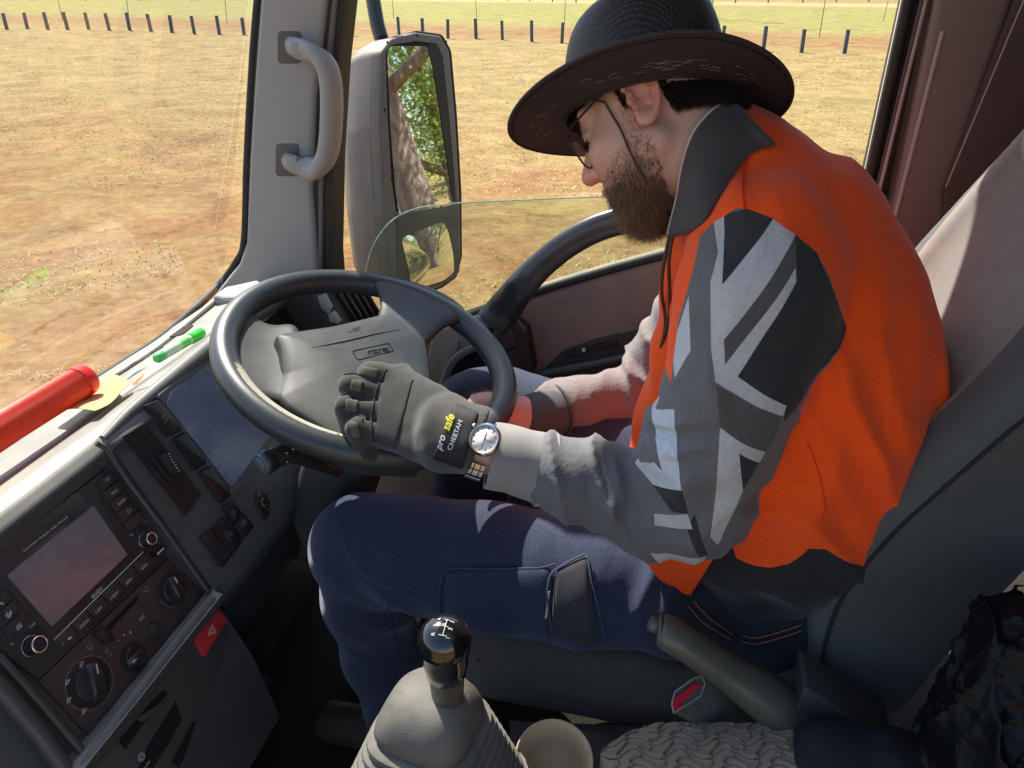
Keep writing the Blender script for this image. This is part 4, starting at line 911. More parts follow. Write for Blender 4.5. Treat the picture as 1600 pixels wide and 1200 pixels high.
def f_cush(p):
    x, y, z = p.T
    d = rbox(p, (.0, 1.01, 1.362), (.275, .215, .085), .05); top = 1.445 - .02 * np.clip((x + .1) / .3, -1, 1) + .03 * np.clip(np.abs(y - 1.01) - .12, 0, .1) - z
    return smax(d, -top - .0, .03) + .0015 * vn(p, 12)
M_cush = mat('cushion_fabric', (.095, .092, .084), .95, var=.1, bump=.6, bs=1800, dist=.0005, sheen=.2, dust=.2)
M_bols = mat('bolster_fabric', (.085, .096, .093), .95, var=.08, bump=.6, bs=1800, dist=.0005, sheen=.15)
seat = sdf('driver_seat', f_cush, (-.36, .74, 1.22), (.36, 1.28, 1.52), .009, M_cush, T)
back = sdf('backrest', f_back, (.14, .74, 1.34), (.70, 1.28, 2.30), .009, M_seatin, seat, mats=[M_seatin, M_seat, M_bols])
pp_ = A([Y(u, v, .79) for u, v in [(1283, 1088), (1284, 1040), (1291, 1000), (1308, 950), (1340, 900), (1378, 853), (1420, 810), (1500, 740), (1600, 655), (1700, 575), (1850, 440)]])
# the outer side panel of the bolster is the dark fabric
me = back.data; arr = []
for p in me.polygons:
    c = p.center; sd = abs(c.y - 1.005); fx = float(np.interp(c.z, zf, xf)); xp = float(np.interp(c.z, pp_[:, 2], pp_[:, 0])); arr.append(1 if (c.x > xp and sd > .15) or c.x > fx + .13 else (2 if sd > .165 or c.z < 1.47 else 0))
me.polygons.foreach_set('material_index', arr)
pip = [(1283, 1088), (1284, 1040), (1291, 1000), (1308, 950), (1340, 900), (1378, 853), (1420, 810), (1500, 740), (1600, 655), (1700, 575)]
tube('piping', spline([Y(u, v, .790) for u, v in pip], 6), .0022, mat('piping_dark', (.016, .017, .018), .8), back, sides=8)
tube('seam', spline([Y(u, v, .797) for u, v in [(745, 1030), (800, 1055), (880, 1076), (960, 1090), (1060, 1096), (1130, 1090)]], 5), .0013, mat('seam_dark', (.018, .018, .018), .9), seat, sides=6)
hr = sdf('headrest', lambda p: rbox(p, (0, 0, 0), (.05, .125, .10), .045) if False else rbox(p, (.475, 1.0, 2.19), (.055, .135, .125), .05, np.array([[.92, 0, .39], [0, 1, 0], [-.39, 0, .92]])), (.34, .8, 2.0), (.64, 1.2, 2.40), .009, M_seatin, seat)
# ---- middle console ----
M_cons = mat('console_plastic', (.038, .042, .043), .6, bump=.3, bs=800, dust=.35, dustcol=(.12, .10, .08))
con = slab('centre_console', [A(p) for p in ((-.22, .30, 1.42), (.30, .30, 1.45), (.62, .30, 1.45), (.62, .765, 1.45), (.20, .765, 1.40), (-.10, .765, 1.33), (-.24, .70, 1.33))], Zz, .42, M_cons, T, .01)
slab('console_lid', [Zp(u, v, 1.365) for u, v in ((796, 1124), (838, 1128), (836, 1185), (800, 1180))], Zz, .01, M_cons, con, .002)
slab('console_lid', [Zp(u, v, 1.365) for u, v in ((843, 1130), (975, 1147), (970, 1190), (838, 1185))], Zz, .01, M_cons, con, .002)
# ---- gear lever ----
M_boot = mat('boot_rubber', (.080, .076, .068), .62, var=.12, bump=.5, bs=600, dist=.0006, dust=.5, dustcol=(.34, .31, .24))
rg_k = .93; bc = Y(672, 1108, .52); topc = Y(692, 1082, .52); rows = []
rg_ = [(.004, .020), (.018, .0195), (.030, .017), (.041, .012), (.050, .003), (.0545, -.007), (.0555, -.014), (.054, -.019), (.047, -.020)]
for k in range(9): rg_ += [(.0560 + .0048 * k, -.020 - .0115 * k), (.0625 + .0048 * k, -.0235 - .0115 * k), (.0635 + .0048 * k, -.0275 - .0115 * k), (.0600 + .0048 * k, -.0300 - .0115 * k), (.0520 + .0048 * k, -.0305 - .0115 * k)]
rg_ += [(.105, -.12), (.105, -.20)]
for i, (r, h) in enumerate(rg_):
    s = max(0, -h); c = bc + A([-.0 * s, -.12 * s, h]) + (topc - bc + A([0, 0, .0])) * max(0, h) / .05
    q = 2.2 + 1.3 * min(1, i / 6); row = []
    for a in np.linspace(0, 2 * math.pi, 49)[:-1]:
        ca, sa = math.cos(a), math.sin(a); k = (abs(ca) ** q + abs(sa) ** q) ** (-1 / q)
        dx, dy = r * rg_k * k * ca * 1.02, r * rg_k * k * sa * .98; t_ = R(-8); row.append(c + A([dx * math.cos(t_) - dy * math.sin(t_), dx * math.sin(t_) + dy * math.cos(t_), .10 * dx * 0]))
    rows.append(row)
V, F = gridm(rows, True); gear = autosm(mk('gear_lever', V, F, M_boot, T), 38)
kb = Y(700, 1094, .52); kt = Y(692, 962, .50); kax = nrm(kt - kb); kl = np.linalg.norm(kt - kb)
M_kn = mat('knob_gloss', (.006, .006, .007), .12, var=.1, spec=.6, coat=.5); M_nk = mat('knob_neck', (.050, .050, .042), .35, dust=.3, spec=.5)
neck = lathe('lever_shaft', kb, kax, [(.0145, 0), (.0165, .004), (.0168, .02), (.019, kl * .45), (.0225, kl * .60), (.0235, kl * .66)], M_nk, gear, 32)
pr = [(.0186, kl * .36), (.0206, kl * .38), (.0222, kl * .48), (.0240, kl * .58)] + [(.0262 * math.cos(a), kl * .72 + (.026 * math.sin(a) * (1.0 if a > 0 else .9))) for a in np.linspace(-.3, 1.57, 14)]
kn = lathe('gear_knob', kb, kax, pr[:-1] + [(.0001, pr[-1][1])], M_kn, gear, 40)
# shift pattern engraved in white on the crown of the knob
ktop = kb + kax * (kl * .72); side_ = nrm(Rr - kax * (Rr @ kax)); upk = np.cross(kax, side_)
def onk(a, b_, r=.0265):     # a across, b up, in metres on the dome
    d = side_ * a + upk * b_; z = math.sqrt(max(0, r * r - a * a - b_ * b_)); return ktop + d + kax * z
cn = nrm(nrm(Cc - ktop) * .35 + kax * .9); kx = nrm(side_ - cn * (side_ @ cn)); ky = np.cross(cn, kx)
def kmark(s, a, b_, h, rot=62):
    o = ktop + cn * .0268 + kx * a + ky * b_; rr_ = R(rot); xd = kx * math.cos(rr_) + ky * math.sin(rr_); yd = np.cross(cn, xd)
    V, F = textm(s, A([0, 0, 0]), xd, yd, h, 'CENTER'); V = [tuple(ktop + nrm(o - ktop + A(v)) * .0268) for v in V]; return V, F
mks = [kmark('R', -.0085, -.0055, .0042, 80), kmark('2', -.0065, .0035, .0042, 80), kmark('4', -.0035, .0115, .0042, 80), kmark('1', .0065, -.0095, .0042, 80), kmark('3', .0085, -.0005, .0042, 80), kmark('5', .0105, .0085, .0042, 80), kmark('N', .0012, .0035, .003, 80)]
def kline(a, b_, c, d):
    P = [ktop + nrm(cn * .0268 + kx * (a + (c - a) * t) + ky * (b_ + (d - b_) * t)) * .0268 for t in (0, .25, .5, .75, 1)]; return tubem(P, .00035, sides=5)
mks += [kline(-.0045, -.006, .0035, -.0075), kline(-.0025, .003, .0045, .0015), kline(-.0, .011, .0065, .0095), kline(-.0005, -.007, .003, .0105)]
mk('shift_pattern', *join(*mks), M_white, kn, smooth=False)
# ---- handbrake ----
M_hb = mat('lever_olive', (.085, .085, .066), .33, var=.08, dust=.25, dustcol=(.22, .20, .13), spec=.6)
hb = tube('handbrake', spline([Y(1031, 985, .70), Y(1045, 990, .70), Y(1075, 1008, .70), Y(1130, 1045, .705), Y(1185, 1082, .71), Y(1225, 1112, .715), Y(1260, 1135, .72)], 6), [.0205, .0235, .024, .024, .025, .031, .035, .036, .033], M_hb, T, sides=20, flat=.85, up=A([0, 0, 1.]))
ha = nrm(Y(1031, 985, .70) - Y(1060, 998, .70)); hb0 = Y(1031, 985, .70)
mk('release_button', *lathem(hb0 + ha * .0 + A([0, 0, .005]), ha, [(.0095, -.01), (.0092, .012), (.0088, .014), (.0062, .0145), (.0060, .013), (.0001, .013)], 24), mat('button_olive', (.11, .11, .09), .35), hb)
tube('lever_lip', [hb0 + .0175 * (math.cos(a) * A([0, 0, .9]) + math.sin(a) * nrm(np.cross(ha, Zz))) for a in np.linspace(0, 2 * math.pi, 25)], .0028, M_hb, hb, sides=8, caps=False)
hbb = slab('brake_housing', yp([(1190, 1120), (1248, 1105), (1256, 1072), (1320, 1115), (1400, 1165), (1380, 1230), (1180, 1230)], .70), nside, .06, M_cons, hb, .006, r=.01, seg=3)
slab('housing_edge', yp([(1181, 1142), (1187, 1124), (1192, 1143)], .694), nside, .01, mat('pale_plastic', (.35, .34, .30), .5), hb, .001)
# ---- seat belt buckle ----
bk0 = [(1052, 1096), (1096, 1056), (1104, 1064), (1168, 1112), (1170, 1130), (1130, 1141), (1086, 1136)]
M_bk = mat('buckle_black', (.045, .046, .044), .5, var=.1, bump=.3, bs=900, dust=.6, dustcol=(.28, .26, .2))
fq = [Y(1053, 1114, .655), Y(1050, 1099, .66), Y(1055, 1081, .672), Y(1084, 1060, .695), Y(1096, 1057, .702), Y(1102, 1068, .70), Y(1095, 1088, .688)]
bd = nrm(Y(1170, 1124, .715) - Y(1096, 1085, .69)); bu = slab('belt_buckle', fq, -bd, .09, M_bk, T, .0014, r=.0015, seg=2, taper=.06)
tube('worn_edge', [q - bd * .0004 for q in fq] + [fq[0] - bd * .0004], .0009, mat('worn_grey', (.30, .30, .27), .5), bu, sides=6, caps=False)
o = slab('red_release', [A(p) - bd * .0025 for p in (Y(1053, 1106, .658), Y(1056, 1092, .666), Y(1088, 1068, .69), Y(1097, 1070, .698), Y(1093, 1087, .690), Y(1058, 1112, .658))], -bd, .004, mat('buckle_red', (.62, .02, .05), .4), bu, .001, r=.002)
P, Q = Y(1063, 1104, .664) - bd * .003, Y(1086, 1086, .685) - bd * .003; xd = nrm(Q - P); yd = nrm(np.cross(-bd, xd)); yd = yd if yd[2] > 0 else -yd; V, F = textm('PRESS', P - yd * .001, xd, yd, .0040); mk('lettering', V, F, M_pit, o, smooth=False)
# ================= LOOSE THINGS =================
# red traffic wand on the dash
a = Zp(134, 592, 1.765); b_ = Zp(-160, 770, 1.765); ax = nrm(a - b_)
m, n, b, co = nodes('wand_red'); b.inputs['Base Color'].default_value = (.95, .06, .015, 1); b.inputs['Roughness'].default_value = .3; b.inputs['Transmission Weight'].default_value = .25; b.inputs['Subsurface Weight'].default_value = .2; b.inputs['Subsurface Radius'].default_value = (.02, .004, .002); M_wand = m
wand = thing('traffic_wand', 'red ribbed plastic traffic wand lying on the dashboard below the windscreen', 'traffic wand', Zp(40, 680, 1.74))
rows = []; e1 = nrm(np.cross(ax, Zz)); e2 = np.cross(e1, ax); r0 = .0225
for s in np.linspace(0, .42, 14):
    rows.append([a - ax * (s + .012) + (r0 + .0007 * math.cos(60 * t)) * (math.cos(t) * e1 + math.sin(t) * e2) for t in np.linspace(0, 2 * math.pi, 241)[:-1]])
mk('tube', *gridm(rows, True), M_wand, wand)
lathe('end_cap', a - ax * .016, ax, [(.0235, 0), (.0247, .001), (.0247, .014), (.0232, .0175), (.0215, .0165), (.0001, .0168)], mat('wand_cap', (.75, .02, .015), .28), wand, 40)
# yellow envelope
m, n, b, co = nodes('envelope_paper'); d1 = noise(n, co, 18, 8, .7); L(n, mixc(n, d1, (.50, .34, .11), (.66, .47, .18)), b.inputs['Base Color']); b.inputs['Roughness'].default_value = .8; bumpn(n, b, d1, .5, .004)
c0, c1, c2, c3 = Zp(80, 648, 1.722), Zp(168, 588, 1.722), Zp(207, 600, 1.755), Zp(150, 645, 1.757); rows = []
for i in range(11):
    s = i / 10; l_ = c0 + (c1 - c0) * s; r_ = c3 + (c2 - c3) * s; rows.append([l_ + (r_ - l_) * t + A([0, 0, .006 * math.sin(t * 3.1) + .003 * math.sin(s * 7 + t * 2)]) for t in np.linspace(0, 1, 11)])
o = mk('envelope', *gridm(rows), m); subsurf(o, 1, .0012); rebase(o, c0); tag(o, 'creased yellow paper envelope on the dashboard beside the red wand', 'envelope')
o = slab('paper_tab', [Zp(206, 601, 1.752), Zp(212, 595, 1.757), Zp(226, 583, 1.766), Zp(224, 588, 1.764), Zp(214, 600, 1.755)], nrm([.5, -.3, .8]), .001, mat('orange_tab', (.62, .22, .02), .7), None, 0); rebase(o, Zp(206, 601, 1.752)); tag(o, 'thin orange paper strip standing up from the dashboard next to the envelope', 'paper strip')
# green marker
a = Zp(316, 519, 1.745); b_ = Zp(240, 563, 1.745); ax = nrm(b_ - a); mk_ = thing('marker_pen', 'clear and bright green marker pen lying on the dashboard by the steering wheel rim', 'marker pen', (a + b_) / 2)
Lm = np.linalg.norm(b_ - a)
lathe('cap', a, ax, [(.0001, 0), (.0085, .0005), (.0098, .004), (.0098, .030), (.0085, .031), (.0001, .031)], mat('marker_green', (.05, .75, .06), .3, var=.05), mk_, 24)
lathe('barrel', a + ax * .031, ax, [(.0001, 0), (.008, .0), (.0085, .003), (.0085, Lm * .55), (.007, Lm * .6), (.0001, Lm * .6)], mat('marker_clear', (.55, .72, .5), .15, var=.2, vs=60), mk_, 24)
lathe('ink_core', a + ax * (Lm * .32), ax, [(.0001, 0), (.0087, .0), (.0088, .02), (.0001, .022)], mat('ink_green', (.16, .7, .14), .4), mk_, 20)
lathe('end_plug', a + ax * (Lm * .80), ax, [(.0001, 0), (.0078, 0), (.0085, .004), (.0085, .016), (.006, .019), (.0001, .019)], mat('plug_green', (.1, .6, .15), .3, var=.3, vs=90), mk_, 24)
# tan shoe lying sole up at the edge of the console
m, n, b, co = nodes('sole_rubber')
mp = N(n, 'ShaderNodeMapping'); mp.inputs['Scale'].default_value = (1, 1.0, 1); L(n, co, mp.inputs[0])
d1 = noise(n, co, 30, 6, .7); L(n, mixc(n, d1, (.22, .185, .13), (.31, .265, .19)), b.inputs['Base Color']); b.inputs['Roughness'].default_value = .9; bumpn(n, b, noise(n, co, 500, 3), .4, .0006); M_sole = m
ZS = 1.50
sp0, sp1 = Zp(938, 1180, ZS), Zp(1285, 1180, ZS); sx_ = nrm(sp1 - sp0); sy_ = nrm(np.cross(Zz, sx_)); Ls = np.linalg.norm(sp1 - sp0)
shoe = thing('shoe', 'tan rubber soled shoe lying sole up on the centre console', 'shoe', (sp0 + sp1) / 2)
def sole_o(s):    # half width along the length
    return .052 * (math.sin(math.pi * min(1, max(0, s * 1.02)) ** .62) ** .45) if 0 < s < 1 else 0
rows = []; M1, M2 = 220, 90
cen = (sp0 + sp1) / 2
# wave tread: brick-like wavy cells displaced in the mesh
for j in range(M2 + 1):
    t = -1 + 2 * j / M2; row = []
    for i in range(M1 + 1):
        s = i / M1; hw = .054 * min(1, (s / .28)) ** .5 * min(1, ((1.02 - s) / .10)) ** .4 if s > 0 else .0
        hw = max(hw, .0005); x = s * Ls; y = t * hw
        cell = .027; yy = y / .0185 + .35 * math.sin(x / cell * 3.1416); r_i = math.floor(yy); fy = yy - r_i
        xx = x / cell + .5 * (r_i % 2) + .28 * math.sin(fy * 6.283); fx = xx - math.floor(xx)
        g_ = min(fx, 1 - fx) * 1.4; g_ = min(g_, min(fy, 1 - fy)); h = .0032 * min(1, g_ / .07) + .004 * (fx - .3)
        edge = max(0, abs(t) - .9) / .1; h -= .012 * edge ** 2
        dome = .010 * (1 - t * t)
        row.append(sp0 + sx_ * x + sy_ * y + Zz * (h + dome - .012))
    rows.append(row)
mk('sole', *gridm(rows), M_sole, shoe)
low = []
for s_, dz in ((1.0, -.014), (1.02, -.03), (.95, -.05)):
    ring_ = [rows[0][i] for i in range(0, M1 + 1, 10)] + [rows[-1][i] for i in range(M1, -1, -10)]; c = sum(ring_) / len(ring_); low.append([c + (p - c) * s_ + Zz * dz * 1. for p in ring_])
V, F = gridm(low, True); mk('upper', V, F, mat('tan_upper', (.36, .29, .19), .85, bump=.4, bs=500), shoe)
# cup-like beige cap, mouth towards the camera
cc_ = Zp(865, 1190, 1.49); cx = nrm(Cc - cc_ + A([.0, .25, .35])); 
V, F = lathem(cc_ - cx * .05, cx, [(.0001, 0), (.034, 0), (.040, .012), (.044, .055), (.0455, .060), (.0438, .060), (.040, .045), (.036, .012), (.0001, .008)], 40, False)
cap = mk('beige_cap', V, F, mat('beige_shell', (.42, .32, .20), .55, var=.25, vs=16, bump=.3, bs=200)); rebase(cap, cc_ - cx * .05); tag(cap, 'open round beige cup between the gear boot and the tan sole', 'cup')
# dark cloth bundle
def f_cloth(p):
    d = smin(ell(p, Zp(1335, 1200, 1.50), (.075, .05, .045)), ell(p, Zp(1420, 1215, 1.50), (.07, .05, .045)), .015)
    return d + .016 * np.abs(vn(p * A([1, .6, 1]), 16)) + .006 * np.abs(vn(p, 34)) - .006
c = Zp(1370, 1200, 1.50); o = sdf('dark_cloth', f_cloth, c - .2, c + .2, .005, mat('navy_cloth', (.014, .016, .021), .95, bump=.5, bs=1500, dist=.0005), None); rebase(o, c - A([0, 0, .05])); tag(o, 'crumpled dark navy cloth at the heel end of the tan sole', 'cloth')
# black plastic bag behind the seat
bcn = [Y(1535, 1160, .62), Y(1575, 1070, .64), Y(1610, 1200, .60), Y(1620, 1000, .66), Y(1580, 1230, .60)]
def f_bag(p):
    d = smin(smin(ell(p, bcn[0], (.055, .06, .075)), ell(p, bcn[1], (.05, .05, .06)), .03), smin(ell(p, bcn[2], (.09, .07, .09)), ell(p, bcn[3], (.06, .05, .05)), .03), .03)
    q = p + .012 * np.stack([vn(p, 18), vn(p + 7, 18), vn(p + 3, 18)], 1)
    rg = 1 - np.abs(vn(q * A([1, 1, .6]), 26)); rg2 = 1 - np.abs(vn(q[:, ::-1] * A([.6, 1, 1]) + 4, 50))
    rg3 = 1 - np.abs(vn(p[:, [1, 2, 0]] + 11, 95)); return d - .011 * rg ** 5 - .006 * rg2 ** 5 - .002 * rg3 ** 4 + .010
o = sdf('plastic_bag', f_bag, bcn[0] + A([-.12, -.12, -.15]), bcn[3] + A([.14, .14, .12]), .0028, mat('bin_liner', (.005, .006, .007), .40, var=.1, spec=.16), None); rebase(o, bcn[2] - A([0, 0, .1])); tag(o, 'shiny crumpled black plastic bag behind the driver seat', 'plastic bag')
# ================= THE DRIVER =================
person = thing('person', 'bearded man in orange and grey work shirt and wide dark hat in the driver seat', 'person', (.1, 1.0, 1.45))
HO = A([-.041, 1.0, 2.149]); HF = A([-.7909, .0499, -.6100]); HS = A([.3189, .8843, -.3411]); HU = A([-.5224, .4643, .7153])
HM = np.stack([HF, HS, HU], 1)          # local -> world columns
def hl(p): return (p - HO) @ HM
def hw(f, s, u): return HO + HF * f + HS * s + HU * u
NB = Y(1118, 300, 1.0)                   # base of the neck
def f_head(p):
    q = hl(p)
    d = ell(q, (-.008, 0, .044), (.089, .074, .074))
    d = smin(d, ell(q, (.042, 0, -.022), (.060, .063, .082)), .03)
    for s in (-1, 1):
        d = smin(d, cone(q, (.008, s * .056, -.045), (.068, s * .016, -.086), .020, .018), .025)
        d = smin(d, ell(q, (.062, s * .036, -.014), (.032, .030, .026)), .015)
        d = smin(d, cone(q, (.088, s * .010, .036), (.074, s * .046, .040), .011, .010), .012)
        d = smax(d, -ell(q, (.102, s * .034, .016), (.020, .019, .014)), .012)
        d = smin(d, ell(q, (.077, s * .033, .015), (.0155, .0155, .0145)), .002)
        d = smin(d, cone(q, (.097, s * .011, -.017), (.104, s * .0125, -.019), .0095, .0085), .006)
    d = smin(d, cone(q, (.088, 0, .028), (.113, 0, -.008), .009, .0115), .010)
    d = smin(d, ell(q, (.117, 0, -.013), (.0115, .0125, .0105)), .005)
    for s in (-1, 1): d = smax(d, -ell(q, (.107, s * .0095, -.027), (.0075, .0048, .0055)), .003)
    d = smin(d, ell(q, (.088, 0, -.052), (.018, .026, .020)), .012)
    d = smin(d, ell(q, (.1035, 0, -.046), (.007, .020, .0052)), .004); d = smin(d, ell(q, (.101, 0, -.057), (.0075, .018, .006)), .004)
    d = smin(d, ell(q, (.078, 0, -.086), (.018, .022, .018)), .015)
    # ears
    for s in (-1, 1):
        c = A([-.004, s * .079, .006]); tl = .20; cf, sf = math.cos(tl), math.sin(tl)
        M3 = np.stack([A([cf, 0, sf]), A([0, 1, 0]), A([-sf, 0, cf])], 1); fl = R(22) * s
        M3 = M3 @ A([[math.cos(fl), -math.sin(fl), 0], [math.sin(fl), math.cos(fl), 0], [0, 0, 1]])
        e = (q - c) @ M3; rr = np.sqrt((e[:, 0] / .0185) ** 2 + ((e[:, 2]) / .0325) ** 2) ; prof = (rr - 1) * .022
        rim = np.sqrt(prof ** 2 + (e[:, 1] - s * .004) ** 2) - .0042
        gap = (e[:, 0] > .012) & (e[:, 2] < .004); rim = rim + np.where(gap, .004, 0)
        disc = ell(e, (-.002, -s * .001, 0), (.018, .0042, .031)); conc = ell(e, (.003, s * .007, -.003), (.0105, .009, .014))
        anti = cone(e, (-.006, s * .003, -.012), (-.004, s * .003, .014), .0035, .003)
        ear = smin(disc, rim, .003); ear = smin(ear, anti, .003); ear = smax(ear, -conc, .003); ear = smin(ear, ell(e, (.002, s * .002, -.029), (.0105, .0055, .0105)), .005)
        ear = smin(ear, cone(e, (.013, s * .002, -.008), (.012, s * .002, .0), .0045, .004), .004)
        d = smin(d, ear, .005)
    return d
SL, EL = Y(1185, 405, .85), Y(1078, 800, .80)
WL = Y(735, 697, .76)
def px_chain(lst): return [Y(u, v, y) for u, v, y, r in lst], [r for *_, r in lst]
armL = [(1190, 395, .865, .078), (1178, 470, .825, .080), (1155, 580, .80, .073), (1108, 690, .79, .064), (1078, 790, .79, .058), (1010, 790, .80, .055), (945, 762, .792, .047), (890, 745, .785, .044), (845, 732, .778, .043)]
cuffL = [(852, 733, .778, .045), (800, 718, .768, .044), (765, 711, .762, .043)]
armR = [(1150, 430, 1.15, .080), (1085, 490, 1.20, .062), (1040, 565, 1.22, .058), (1020, 618, 1.21, .057), (965, 622, 1.18, .050), (905, 630, 1.14, .045), (862, 642, 1.11, .042)]
cuffR = [(870, 642, 1.11, .044), (830, 652, 1.075, .040), (776, 662, 1.035, .036)]
def f_body(p):
    d = f_head(p)
    d = smin(d, chain(p, [hw(-.026, 0, -.02), hw(-.022, 0, -.07), NB, A([.10, 1., 2.0])], [.055, .050, .053, .07], .015), .02)
    d = smin(d, chain(p, [A([.10, 1., 2.0]), A([.15, 1., 1.80]), A([.15, 1., 1.55])], [.08, .09, .09], .05), .05)
    c, r = px_chain(armL); d = smin(d, chain(p, [A([.12, 1., 1.98])] + c + [Y(765, 706, .762), WL, Y(700, 682, .785)], [.05] + [.034] * len(c) + [.026, .0250, .020], .006), .03)
    c, r = px_chain(armR); d = smin(d, chain(p, [A([.12, 1., 1.98])] + c + [Y(800, 655, 1.05), Y(765, 645, 1.02), Y(735, 645, 1.00)], [.05] + [.034] * len(c) + [.030, .026, .027], .03), .03)
    # right hand closed on the far arc of the rim
    h0 = Y(735, 645, 1.0); kn_ = [Y(700, 632 + 10 * i, .985 - .018 * i) for i in range(4)]
    for i, k in enumerate(kn_):
        tip1 = k + A([-.022, -.006, -.020]); tip2 = tip1 + A([.014, -.008, -.024])
        d = smin(d, cone(p, h0, k, .018, .011), .010); d = smin(d, cone(p, k, tip1, .0100, .0092), .003); d = smin(d, cone(p, tip1, tip2, .0090, .0082), .003)
    d = smin(d, chain(p, [h0, h0 + A([-.02, .03, .0]), h0 + A([-.045, .036, -.012])], [.014, .0115, .0095], .004), .006)
    return d
m, n, b, co = nodes('skin')
d1 = noise(n, co, 35, 6, .6); d2 = noise(n, co, 260, 4, .6)
vd = N(n, 'ShaderNodeVectorMath', operation='DISTANCE'); L(n, co, vd.inputs[0]); vd.inputs[1].default_value = hw(-.004, -.085, .006)
ear_ = N(n, 'ShaderNodeMapRange'); ear_.inputs[1].default_value = .045; ear_.inputs[2].default_value = .022; L(n, vd.outputs['Value'], ear_.inputs[0])
vd2 = N(n, 'ShaderNodeVectorMath', operation='DISTANCE'); L(n, co, vd2.inputs[0]); vd2.inputs[1].default_value = hw(.115, 0, -.014)
nose_ = N(n, 'ShaderNodeMapRange'); nose_.inputs[1].default_value = .05; nose_.inputs[2].default_value = .012; L(n, vd2.outputs['Value'], nose_.inputs[0])
c = mixc(n, d1, (.50, .29, .215), (.66, .40, .31)); red = math_(n, 'MAXIMUM', ear_.outputs[0], nose_.outputs[0], clamp=True)
c = mixc(n, math_(n, 'MULTIPLY', red, .42), c, (.78, .20, .13)); L(n, c, b.inputs['Base Color']); b.inputs['Roughness'].default_value = .48
b.inputs['Subsurface Weight'].default_value = .25; b.inputs['Subsurface Radius'].default_value = (.012, .004, .002); b.inputs['Subsurface Scale'].default_value = 1.
bumpn(n, b, d2, .5, .0008); M_skin_ = m
body = sdf('body', f_body, (-.30, .70, 1.46), (.30, 1.30, 2.33), .0026, M_skin_, person)
from mathutils.bvhtree import BVHTree
def bvh(*objs):
    V = []; F = []
    for o in objs:
        k = len(V); V += [v.co.copy() for v in o.data.vertices]; F += [[i + k for i in p.vertices] for p in o.data.polygons]
    return BVHTree.FromPolygons(V, F)
def hit(tree_, u, v, off=0.):
    d = nrm(ray(u, v)); h = tree_.ray_cast(Vector(Cc), Vector(d)); return None if h[0] is None else A(h[0]) + A(h[1]) * off
TB_ = bvh(body)
# ---- shirt ----
def folds(p, amp=.004):
    return amp * (np.abs(vn(p * A([1, .8, .55]), 13)) - .4) * 1.6 + amp * .5 * vn(p + 3, 27)
def arm_w(p, pts, elbow, amp, k=1.):
    pts_, r_ = px_chain(pts); e = A(elbow); w = np.exp(-(((p - e) ** 2).sum(1)) / .0110)
    ax = nrm(pts_[-1] - pts_[4]) ; s = (p - e) @ ax; ph = 7 * vn(p + 1, 11); rid = 1 - np.abs(np.sin(s * 62 + ph)); am = np.clip(.5 + vn(p + 9, 20) * 1.3, 0, 1)
    return amp * (w * 1.0 * am + .10) * (.45 - rid ** 1.5)
def f_torso(p):
    sc3 = (1, .76, 1)
    d = cone(p, (.125, 1., 2.01), (.145, 1., 1.94), .105, .140, sc3)
    d = smin(d, cone(p, (.145, 1., 1.94), (.178, 1., 1.82), .142, .165, sc3), .05)
    d = smin(d, cone(p, (.178, 1., 1.82), (.180, 1., 1.68), .165, .168, sc3), .05)
    d = smin(d, cone(p, (.180, 1., 1.68), (.150, 1., 1.54), .160, .150, sc3), .05)
    d = smin(d, cone(p, (.055, 1., 2.09), (.12, 1., 2.02), .068, .095, (1, .8, 1)), .04)
    for s in (-1, 1): d = smin(d, cone(p, (.085, 1 + s * .04, 2.06), (.085, 1 + s * .14, 2.015), .050, .070), .05)
    # loose front with the placket
    fr1, r1 = px_chain([(1092, 392, .93, .028), (1078, 470, .92, .030), (1062, 560, .92, .030), (1050, 650, .91, .035), (1030, 720, .90, .04)])
    d = smin(d, chain(p, fr1, r1, .03), .05)
    return d
def f_shirt(p):
    d = f_torso(p)
    c, r = px_chain(armL); a = chain(p, c, r, .03) + arm_w(p, armL, Y(1040, 760, .77), .011)
    d = smin(d, a, .022)
    c, r = px_chain(armR); a = chain(p, c, r, .03) + arm_w(p, armR, Y(1000, 590, 1.2), .009)
    d = smin(d, a, .03)
    d = d + folds(p, .0045)
    d = d - folds(p, .0045) * np.clip((1.58 - p[:, 2]) / .06, 0, 1)
    # big vertical fold hanging from the shoulder blade
    q = np.stack([(p[:, 0] * .9 + p[:, 2] * .35) * 11, p[:, 1] * 3, (p[:, 2]) * 2.], 1); rr_ = 1 - np.abs(np.sin((p[:, 0] * .92 + p[:, 2] * .38) * 30 + 4 * vn(p, 5) + p[:, 1] * 3)); d = d - .0085 * (rr_ ** 2.2 - .25) * np.clip((2.0 - p[:, 2]) / .12, 0, 1) * np.clip((p[:, 2] - 1.54) / .06, 0, 1); d = d + .008 * vn(q, 1.); q = np.stack([(p[:, 0] * .85 + p[:, 2] * .45) * 26, p[:, 1] * 6, (p[:, 2] - p[:, 0] * .5) * 4.], 1); d = d + .0050 * (np.abs(vn(q, 1.)) * 2 - .6)
    el_ = np.exp(-((p - Y(1070, 700, .76)) ** 2).sum(1) / .006); q = np.stack([(p[:, 0] * .5 - p[:, 2] * .85) * 42, p[:, 1] * 8, (p[:, 0] + p[:, 2]) * 8], 1); d = d + .007 * el_ * (np.abs(vn(q, 1.)) * 2 - .6)
    hem = 1.505 + .06 * np.clip((.10 - p[:, 0]) / .15, -1, 1) * 0
    return smax(d, 1.49 - p[:, 2], .01)
